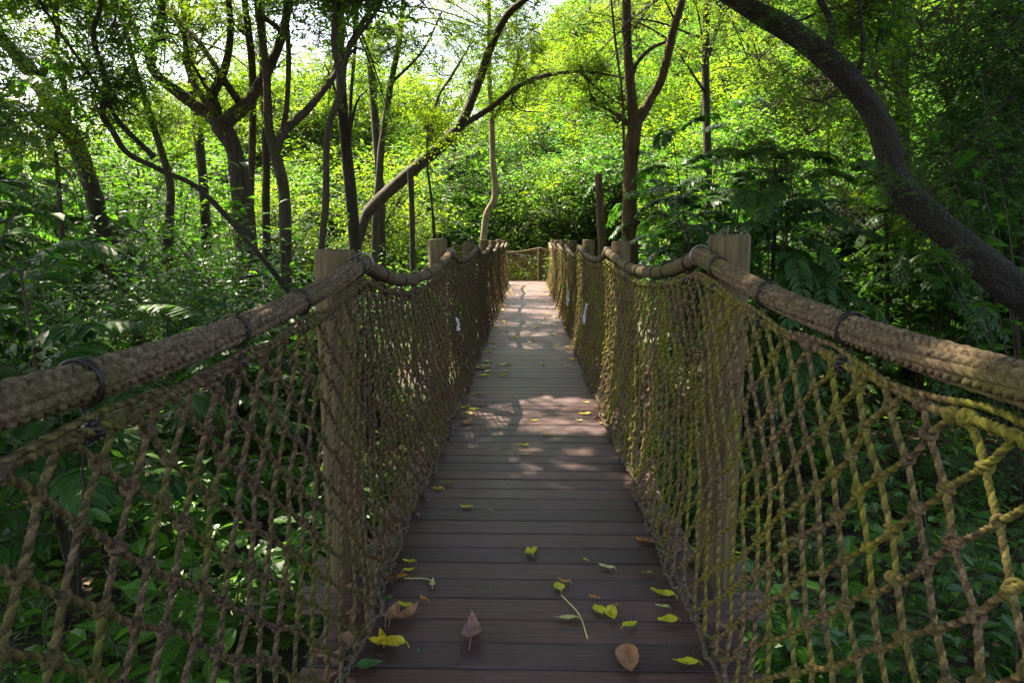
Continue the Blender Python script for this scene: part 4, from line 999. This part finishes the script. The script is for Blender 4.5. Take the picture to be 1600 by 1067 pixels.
# --- unseen trees added around the camera to keep sun off the near bridge
DEN = [spray(np.random.default_rng(160 + i), 30, 1.9, 10, 9, .2, .55, .1) for i in range(4)]
def added_canopy_tree(bx, by, centres, label, leafk='shade'):
    gg = np.random.default_rng(int(abs(bx * 100) + abs(by * 10))); gz = float(hgt(bx, by)); mb = MB(); cr = Fol()
    tr = limb(mb, [(bx, by, gz - .2), (bx + .15, by, gz + 3), (bx - .1, by + .1, 5), (bx, by, 8)], [.5, .4, .34, .2], 6, .05, 3, 12)
    for (x, y, z) in centres:
        e = np.array([x, y, z], float); a = tr[int(len(tr) * gg.uniform(.6, .95))]
        limb(mb, [a, (a + e) / 2 + [0, 0, .6], e], [.16, .1, .04], 7, .04, gg.integers(1e6), 7)
        cr.join(DEN[gg.integers(4)].moved(rand_M(gg, e, gg.uniform(.95, 1.15), .15)))
    tree_obj('added_canopy_tree', label, 'unseen trees added to shade the near half of the bridge', mb, 'grey', cr, leafk, (bx, by, gz))
CANOPY = {(-7.6, 5): ([], 'unseen tree added left of the view, its crown shading the near left net'), (-11.5, 9.5): ([], 'tall tree far left of the view with a wide dense crown'), (6.8, 4.2): ([], 'unseen tree added right of the view, its crown shading the near right net'),
          (-3.6, -2.2): ([], 'unseen tree added for shade behind the viewer on the left bank'), (3.4, -2.6): ([], 'unseen tree added for shade behind the viewer on the right bank'), (9.4, 9): ([], 'tall tree far right of the view with a wide dense crown')}
gc = np.random.default_rng(8)
for x in np.arange(-13.5, 7.6, 2.35):
    for y in np.arange(-4, 15.5, 2.35):
        if y > 11 and x < -4.5: continue
        q = (x + gc.normal(0, .35), y + gc.normal(0, .35), 8.3 + gc.normal(0, .5) + max(0, y - 9) * .3)
        k = min(CANOPY, key=lambda k: (k[0] - x)**2 + (k[1] - y)**2); CANOPY[k][0].append(q)
CANOPY[(-3.6, -2.2)][0].extend([(-3.95, 5.9, 8.1), (-3.9, 4.4, 8.3), (-3.8, 3, 8.2)])  # extra crowns added to plug a sun leak on the near deck
for k, (c, lab) in CANOPY.items(): added_canopy_tree(k[0], k[1], c, lab)

# ------------------------------------------------------------------ fallen leaves on the deck
ORD = ['nearest', 'second nearest', 'third nearest', 'fourth nearest', 'fifth nearest', 'sixth nearest', 'seventh nearest', 'eighth nearest', 'ninth nearest', 'tenth nearest', 'eleventh nearest', 'twelfth nearest', 'thirteenth nearest', 'fourteenth nearest', 'fifteenth nearest', 'sixteenth nearest', 'seventeenth nearest', 'eighteenth nearest', 'nineteenth nearest', 'twentieth nearest', 'farther off', 'yet farther off', 'very far back', 'farthest but one', 'farthest', 'hindmost', 'last visible']
def fl_mat(name, c0, c1):
    m, nt, p = mat(name); v = coords(nt); n = noise(nt, v, 45, 5, .6)
    r = ramp(nt, [(.35, c0), (.65, c1)]); nt.links.new(n, r.inputs[0])
    uv = nt.nodes.new('ShaderNodeUVMap'); sx = nt.nodes.new('ShaderNodeSeparateXYZ'); nt.links.new(uv.outputs[0], sx.inputs[0])
    ab = N_(nt, 'ShaderNodeMath', operation='ABSOLUTE'); nt.links.new(sx.outputs[0], ab.inputs[0])
    a2 = N_(nt, 'ShaderNodeMath', operation='MULTIPLY_ADD'); nt.links.new(ab.outputs[0], a2.inputs[0]); a2.inputs[1].default_value = -.9; nt.links.new(sx.outputs[1], a2.inputs[2])
    w = N_(nt, 'ShaderNodeMath', operation='MULTIPLY'); nt.links.new(a2.outputs[0], w.inputs[0]); w.inputs[1].default_value = 8
    fr = N_(nt, 'ShaderNodeMath', operation='PINGPONG'); nt.links.new(w.outputs[0], fr.inputs[0]); fr.inputs[1].default_value = .5
    lt = N_(nt, 'ShaderNodeMath', operation='LESS_THAN'); nt.links.new(fr.outputs[0], lt.inputs[0]); lt.inputs[1].default_value = .06
    md = N_(nt, 'ShaderNodeMath', operation='LESS_THAN'); nt.links.new(ab.outputs[0], md.inputs[0]); md.inputs[1].default_value = .02
    mx = N_(nt, 'ShaderNodeMath', operation='MAXIMUM'); nt.links.new(lt.outputs[0], mx.inputs[0]); nt.links.new(md.outputs[0], mx.inputs[1])
    f = N_(nt, 'ShaderNodeMath', operation='MULTIPLY'); nt.links.new(mx.outputs[0], f.inputs[0]); f.inputs[1].default_value = .4
    col = mixc(nt, f.outputs[0], r.outputs[0], tuple(min(1, c * 1.5 + .05) for c in c1))
    nt.links.new(col, p.inputs['Base Color']); p.inputs['Roughness'].default_value = .45; bump(nt, fr.outputs[0], .3, .003, p)
    tr = nt.nodes.new('ShaderNodeBsdfTranslucent'); nt.links.new(col, tr.inputs[0]); ms = nt.nodes.new('ShaderNodeMixShader'); ms.inputs[0].default_value = .2
    nt.links.new(p.outputs[0], ms.inputs[1]); nt.links.new(tr.outputs[0], ms.inputs[2]); nt.links.new(ms.outputs[0], nt.nodes['Material Output'].inputs[0]); return m
FL = {'yellow': fl_mat('fallen_yellow', (.6, .42, .02), (.8, .62, .03)), 'lime': fl_mat('fallen_lime', (.5, .54, .02), (.7, .68, .035)), 'pale': fl_mat('fallen_pale', (.5, .52, .15), (.7, .68, .25)),
      'green': fl_mat('fallen_green', (.05, .14, .03), (.09, .22, .05)), 'orange': fl_mat('fallen_orange', (.5, .2, .02), (.68, .34, .04)), 'brown': fl_mat('fallen_brown', (.3, .13, .05), (.5, .25, .11)),
      'mauve': fl_mat('fallen_mauve', (.26, .12, .1), (.42, .22, .19)), 'olive': fl_mat('fallen_olive', (.14, .13, .02), (.26, .22, .03))}
def leaf_mesh(mb, L, wid, curl, fold, seed, shape=0, nx=6, ny=12):
    g = np.random.default_rng(seed); t = np.linspace(0, 1, ny + 1)[:, None]; u = np.linspace(-1, 1, nx + 1)[None]
    w = wid * np.sin(np.pi * t ** (.75 if shape == 0 else .62)) ** .8 * (1 - .12 * t); w = w * (1 + .05 * np.sin(t * 40 + seed)); w[0] = w[-1] = .004
    X = u * w; Y = t + 0 * u
    Z = fold * np.abs(u) * w * 1.2 + curl * (2 * t - 1) ** 2 * .35 + .02 * np.sin(t * 9 + seed) * u + .012 * g.normal(size=X.shape)
    cv = .12 * g.normal(); X = X + cv * (t - .5) ** 2
    V = np.stack([X, Y, Z], -1); V[..., 2] -= V[..., 2].min(); V = V.reshape(-1, 3) * L
    i = np.arange(ny)[:, None] * (nx + 1); j = np.arange(nx)[None]; F = np.stack([i + j, i + j + 1, i + nx + 2 + j, i + nx + 1 + j], -1).reshape(-1, 4)
    uvv = np.stack([u + 0 * t, Y], -1).reshape(-1, 2) * [wid, 1]; mb.add(V, F, .5, 0, uvv[F.ravel()])
    mb.v[-1][:, 2] += .003
    sweep(mb, np.array([[0, 0, V[nx // 2, 2] + .003], [cv * .1 * L, -.06 * L, V[nx // 2, 2] * .6 + .004], [cv * .2 * L, -.12 * L, .004]]), .0012, 5)
def fallen(px, py, L, ang, wid, col, label, curl=.3, fold=.3, group=None, seed=0, shape=0):
    L *= 1.13
    p = PZ(px, py, 0.0); mb = MB(); leaf_mesh(mb, L, wid, curl, fold, seed, shape)
    V = mb.v[0]; c = V.mean(0); c[2] = 0
    for v in mb.v: v -= c
    o = link('fallen_leaf', mb.mesh('fallen_leaf', FL[col], True)); o.location = (p[0], p[1], .003); o.rotation_euler = (0, 0, rad(ang))
    return tag(o, label, 'leaf', group)
FLL = [
 (727, 794, .062, 80, .22, 'yellow', 'yellow leaf lying alone left of centre with a tiny orange scrap beside it', .5),
 (766, 798, .025, 40, .3, 'orange', 'tiny orange leaf scrap on a bare plank', .2),
 (828, 866, .055, 20, .42, 'lime', 'green cupped leaf carrying a small yellow one mid deck', .7),
 (833, 861, .034, 130, .34, 'yellow', 'small yellow leaf lying in the cupped green one mid deck', .6),
 (639, 880, .05, 75, .25, 'yellow', 'narrow yellow leaf highest of those by the left foot rope', .5),
 (640, 893, .046, -60, .28, 'lime', 'yellow green leaf just above the orange one by left foot rope', .5),
 (622, 904, .06, 95, .25, 'orange', 'orange yellow leaf touching the left foot rope', .4),
 (676, 914, .055, 5, .2, 'pale', 'pale folded yellow leaf pointing along the deck near left foot rope', .6),
 (662, 938, .042, 50, .22, 'orange', 'small rusty orange curled leaf left of the mauve leaf', .6),
 (603, 940, .062, -40, .25, 'green', 'green leaf under the edge of the left foot rope', .4),
 (613, 966, .1, -10, .3, 'brown', 'left half of the pair of large golden brown curled leaves', .8),
 (634, 966, .115, -38, .25, 'brown', 'right half of the pair of large golden brown curled leaves', .8),
 (633, 948, .055, 70, .25, 'lime', 'yellow green curled leaf tip resting above the golden brown pair', .5),
 (737, 990, .145, 2, .22, 'mauve', 'large mauve brown pointed leaf alone on the near planks', .5),
 (605, 1010, .115, 80, .26, 'yellow', 'large bright yellow leaf at the near left of the deck', .35),
 (597, 1000, .075, 20, .2, 'yellow', 'upright yellow lobe above the large bright yellow leaf', .6),
 (577, 1042, .075, -70, .3, 'green', 'dull dark green leaf nearest the left foot rope', .3),
 (653, 1018, .018, 20, .4, 'green', 'tiny green scrap of leaf on the near planks', .2),
 (981, 1036, .13, 178, .27, 'brown', 'large tan brown leaf with curled top near the bottom of view', .35),
 (1071, 1038, .075, 80, .22, 'lime', 'green leaf nearest the right foot rope', .3),
 (1043, 973, .068, 95, .33, 'lime', 'round lime leaf by the right foot rope below the veined leaf', .35),
 (985, 979, .058, -60, .28, 'lime', 'lime leaf right of the bright yellow leaf pair', .4),
 (955, 963, .062, -175, .36, 'lime', 'lime leaf lying under the bright yellow one', .2),
 (957, 959, .05, -170, .34, 'yellow', 'bright yellow leaf lying on the lime one', .7),
 (960, 948, .028, 90, .4, 'brown', 'dark scrap of leaf touching the top of the bright yellow leaf', .3),
 (934, 954, .056, 20, .4, 'lime', 'oval lime leaf left of the bright yellow leaf', .15),
 (927, 935, .038, 60, .25, 'orange', 'small orange leaf above the oval lime leaf', .5),
 (884, 968, .07, 90, .17, 'pale', 'long pale leaf lying flat beside the long stalk', .25),
 (873, 919, .06, 10, .34, 'lime', 'heart shaped green leaf at the head of the long stalk', .2),
 (881, 911, .05, 60, .18, 'orange', 'orange folded leaf behind the heart shaped leaf', .6),
 (1035, 931, .085, 60, .25, 'lime', 'veined lime leaf by the right foot rope', .4),
 (1034, 950, .045, 70, .2, 'pale', 'small pale leaf between the veined and the round lime leaves', .3),
 (947, 888, .065, 60, .2, 'pale', 'pale lime pointed leaf right of the tiny yellow one', .4),
 (915, 877, .025, 30, .4, 'yellow', 'tiny yellow leaf ball right of the cupped green leaf', .8),
 (1008, 897, .045, 70, .3, 'olive', 'dark olive twisted leaf near the right foot rope', .6),
 (1001, 846, .06, 50, .25, 'orange', 'orange leaf tucked against the right foot rope', .5),
 (1013, 849, .075, 50, .28, 'mauve', 'pinkish brown leaf caught in the right foot rope', .5),
 (853, 681, .065, 90, .22, 'yellow', 'yellow leaf below the large sunlit patch on the deck', .4),
 (697, 756, .06, 100, .25, 'olive', 'olive leaf with a yellow one just below it', .3),
 (684, 765, .055, 80, .25, 'yellow', 'yellow leaf just below the olive one', .3),
 (819, 711, .065, 90, .14, 'pale', 'slim pale leaf mid deck below a green one', .3),
 (818, 697, .06, 60, .35, 'lime', 'green curled leaf mid deck above the slim pale one', .5),
 (728, 663, .12, 140, .22, 'brown', 'big curled brown leaf by the left foot rope beside sunlit net shadow', .8),
 (725, 638, .085, 85, .28, 'yellow', 'yellow leaf heading the cluster by the left foot rope', .4),
 (741, 641, .085, 95, .28, 'lime', 'yellow green leaf at the right of the left hand cluster', .3),
 (722, 652, .08, 100, .28, 'green', 'green leaf lowest of the left hand cluster', .3),
 (735, 648, .06, 60, .28, 'yellow', 'small yellow leaf in the middle of the left hand cluster', .5),
 (750, 634, .065, 80, .3, 'mauve', 'pinkish leaf above the left hand cluster beside the net shadow', .3),
 (914, 648, .085, 90, .26, 'yellow', 'yellow leaf in the right of the large sunlit patch', .4),
 (904, 658, .05, 60, .3, 'pale', 'small pale leaf below the yellow one in the sunlit patch', .4),
 (942, 663, .06, 60, .3, 'pale', 'whitish leaf against the right foot rope in the sun', .5),
 (834, 658, .055, 80, .2, 'yellow', 'thin yellow leaf in the left of the sunlit patch', .3),
 (744, 618, .12, 85, .18, 'brown', 'long tan leaf above the net shadow', .3),
 (786, 588, .1, 85, .24, 'yellow', 'yellow leaf left of the middle sunlit spots', .3),
 (755, 588, .11, 95, .24, 'lime', 'lime leaf beside the left foot rope above the tan leaf', .3),
 (783, 571, .14, 85, .2, 'pale', 'pale leaf farther up left of the deck middle', .3),
 (752, 577, .12, 80, .24, 'orange', 'orange leaf against the left foot rope farther up', .3),
 (915, 630, .05, 60, .3, 'lime', 'small lime leaf by the right foot rope above the sunlit patch', .3),
]
for i, (px, py, L, a, w, c, lab, cu) in enumerate(FLL): fallen(px, py, L, a, w, c, lab, cu, .35, 'fallen leaves on the deck', i * 7 + 3, i % 2)
def stalk(px0, py0, px1, py1, label):
    a, b = PZ(px0, py0, .006), PZ(px1, py1, .006); m = (a + b) / 2 + [.02, 0, .004]; mb = MB(); sweep(mb, smooth_path([a, m, b], 8), .0022, 6)
    V = mb.v[0]; o = link('leaf_stalk', mb.mesh('leaf_stalk', FL['pale'], True)); tag(o, label, 'leaf stalk')
stalk(877, 929, 918, 997, 'long pale leaf stalk lying from the heart shaped leaf towards the viewer')
stalk(632, 903, 674, 906, 'thin stalk joining the orange yellow leaf to the pale folded leaf')
g2 = np.random.default_rng(77)
far = {}
for k in range(100):
    y = 6.5 + 13 * g2.random() ** 1.2; sd = -1 if g2.random() < .68 else 1; edge = g2.random() < .65
    x = (sd * (.54 - abs(g2.normal(0, .07)))) if edge else g2.uniform(-.4, .4); c = ['yellow', 'lime', 'pale', 'orange', 'brown', 'yellow'][g2.integers(6)]
    mb = MB(); leaf_mesh(mb, g2.uniform(.07, .115), .28, .4, .35, k, k % 2, 4, 6)
    o = link('fallen_leaf', mb.mesh('fallen_leaf', FL[c], True)); o.location = (x, y, .003); o.rotation_euler = (0, 0, g2.uniform(0, 6.28))
    tag(o, None, 'leaf', 'small leaves on the far half of the deck')
    far.setdefault((c.replace('lime', 'yellow green'), ('by the left foot rope' if sd < 0 else 'by the right foot rope') if edge else 'out on the boards'), []).append((y, o))
for (c, w), l in far.items():
    l.sort(key=lambda q: q[0])
    for q, (y, o) in enumerate(l): o['label'] = ' '.join(((ORD[q] + ' ' if len(l) > 1 else '') + 'small ' + c + ' leaf ' + w + ' on the far half of deck').split()[:16])
print('objects', len(bpy.data.objects), 'verts', sum(len(m.vertices) for m in bpy.data.meshes))

# ------------------------------------------------------------------ labels that single out each plant of a kind
def relabel():
    marks = [(60, 'the left border'), (130, 'the leaning tree'), (262, 'the grey trunk right of the leaning tree'), (365, 'the forked tree'), (445, 'the bowed tree'), (520, 'the near left post'), (600, 'the foot of the arching tree'),
             (690, 'the second left post'), (765, 'the pale trunk'), (830, 'the end of the bridge'), (938, 'the broken trunk'), (985, 'the V shaped trunk'), (1110, 'the near right post'), (1206, 'the dark sapling'), (1386, 'the bend of the massive trunk'), (1490, 'the lower massive trunk'), (1590, 'the right border')]
    ordn = ORD
    short = {'bright trees beneath the open sky': 'tree beneath the open sky', 'sunlit trees at the foot of the hillside': 'bright tree low on the hillside', 'trees higher on the hillside': 'tree higher on the hillside', 'trees at the top of the hillside': 'distant hilltop tree',
             'trees behind the right thicket': 'tree behind the right thicket', 'trees behind the left thicket': 'tree behind the left thicket', 'bright trees behind the far left railing': 'small tree behind the far left railing', 'bright trees behind the far right railing': 'small tree behind the far right railing',
             'shrubs of the thicket left of the bridge': 'shrub of the left thicket', 'tall shrubs nearer in the left thicket': 'tall shrub of the nearer left thicket', 'tall shrubs deeper in the left thicket': 'tall shrub deep in the left thicket', 'shrubs beside the left railing': 'shrub beside the left railing',
             'shrubs of the thicket right of the bridge': 'shrub of the right thicket', 'tall shrubs deeper in the right thicket': 'tall shrub of the right thicket', 'shrubs beside the right railing': 'shrub beside the right railing',
             'sunlit shrubs beyond the end railing': 'shrub beyond the end railing', 'low plants under the left net': 'low plant under the left net', 'low plants under the right net': 'low plant under the right net'}
    cells = {}
    for o in bpy.data.objects:
        gr = o.get('group')
        if o.parent or gr not in short: continue
        x, y = o.location[0], o.location[1]; u = 824 + x / y * FPX
        m = min(marks, key=lambda m: abs(m[0] - u)); rel = 'in line with'
        km = {'foliage': 0}
        ch = [c for c in o.children if c.name.startswith('foliage') or c.name.startswith('crown')]
        kind = KINDW.get(ch[0].data.name.split('.')[0] + '|' + (ch[0].data.materials[0].name if ch[0].data.materials else ''), '') if ch else ''
        if ch and ch[0].data.get('kind'): kind = ch[0].data['kind']
        cells.setdefault((kind, gr, m[1]), []).append((y, o))
    for (kind, gr, mk), l in cells.items():
        l.sort(key=lambda q: q[0])
        for i, (y, o) in enumerate(l):
            one = len(l) == 1
            o['label'] = ' '.join(((('' if one else ordn[i] + ' ') + (kind + ' ' if kind else '') + short[gr]) + ' before ' + mk).split()[:16])
KINDW = {'crown|leaf_dark_glossy': 'dark green', 'crown|leaf_yellow_green': 'yellow green', 'crown|leaf_mid_green': 'mid green'}
relabel()
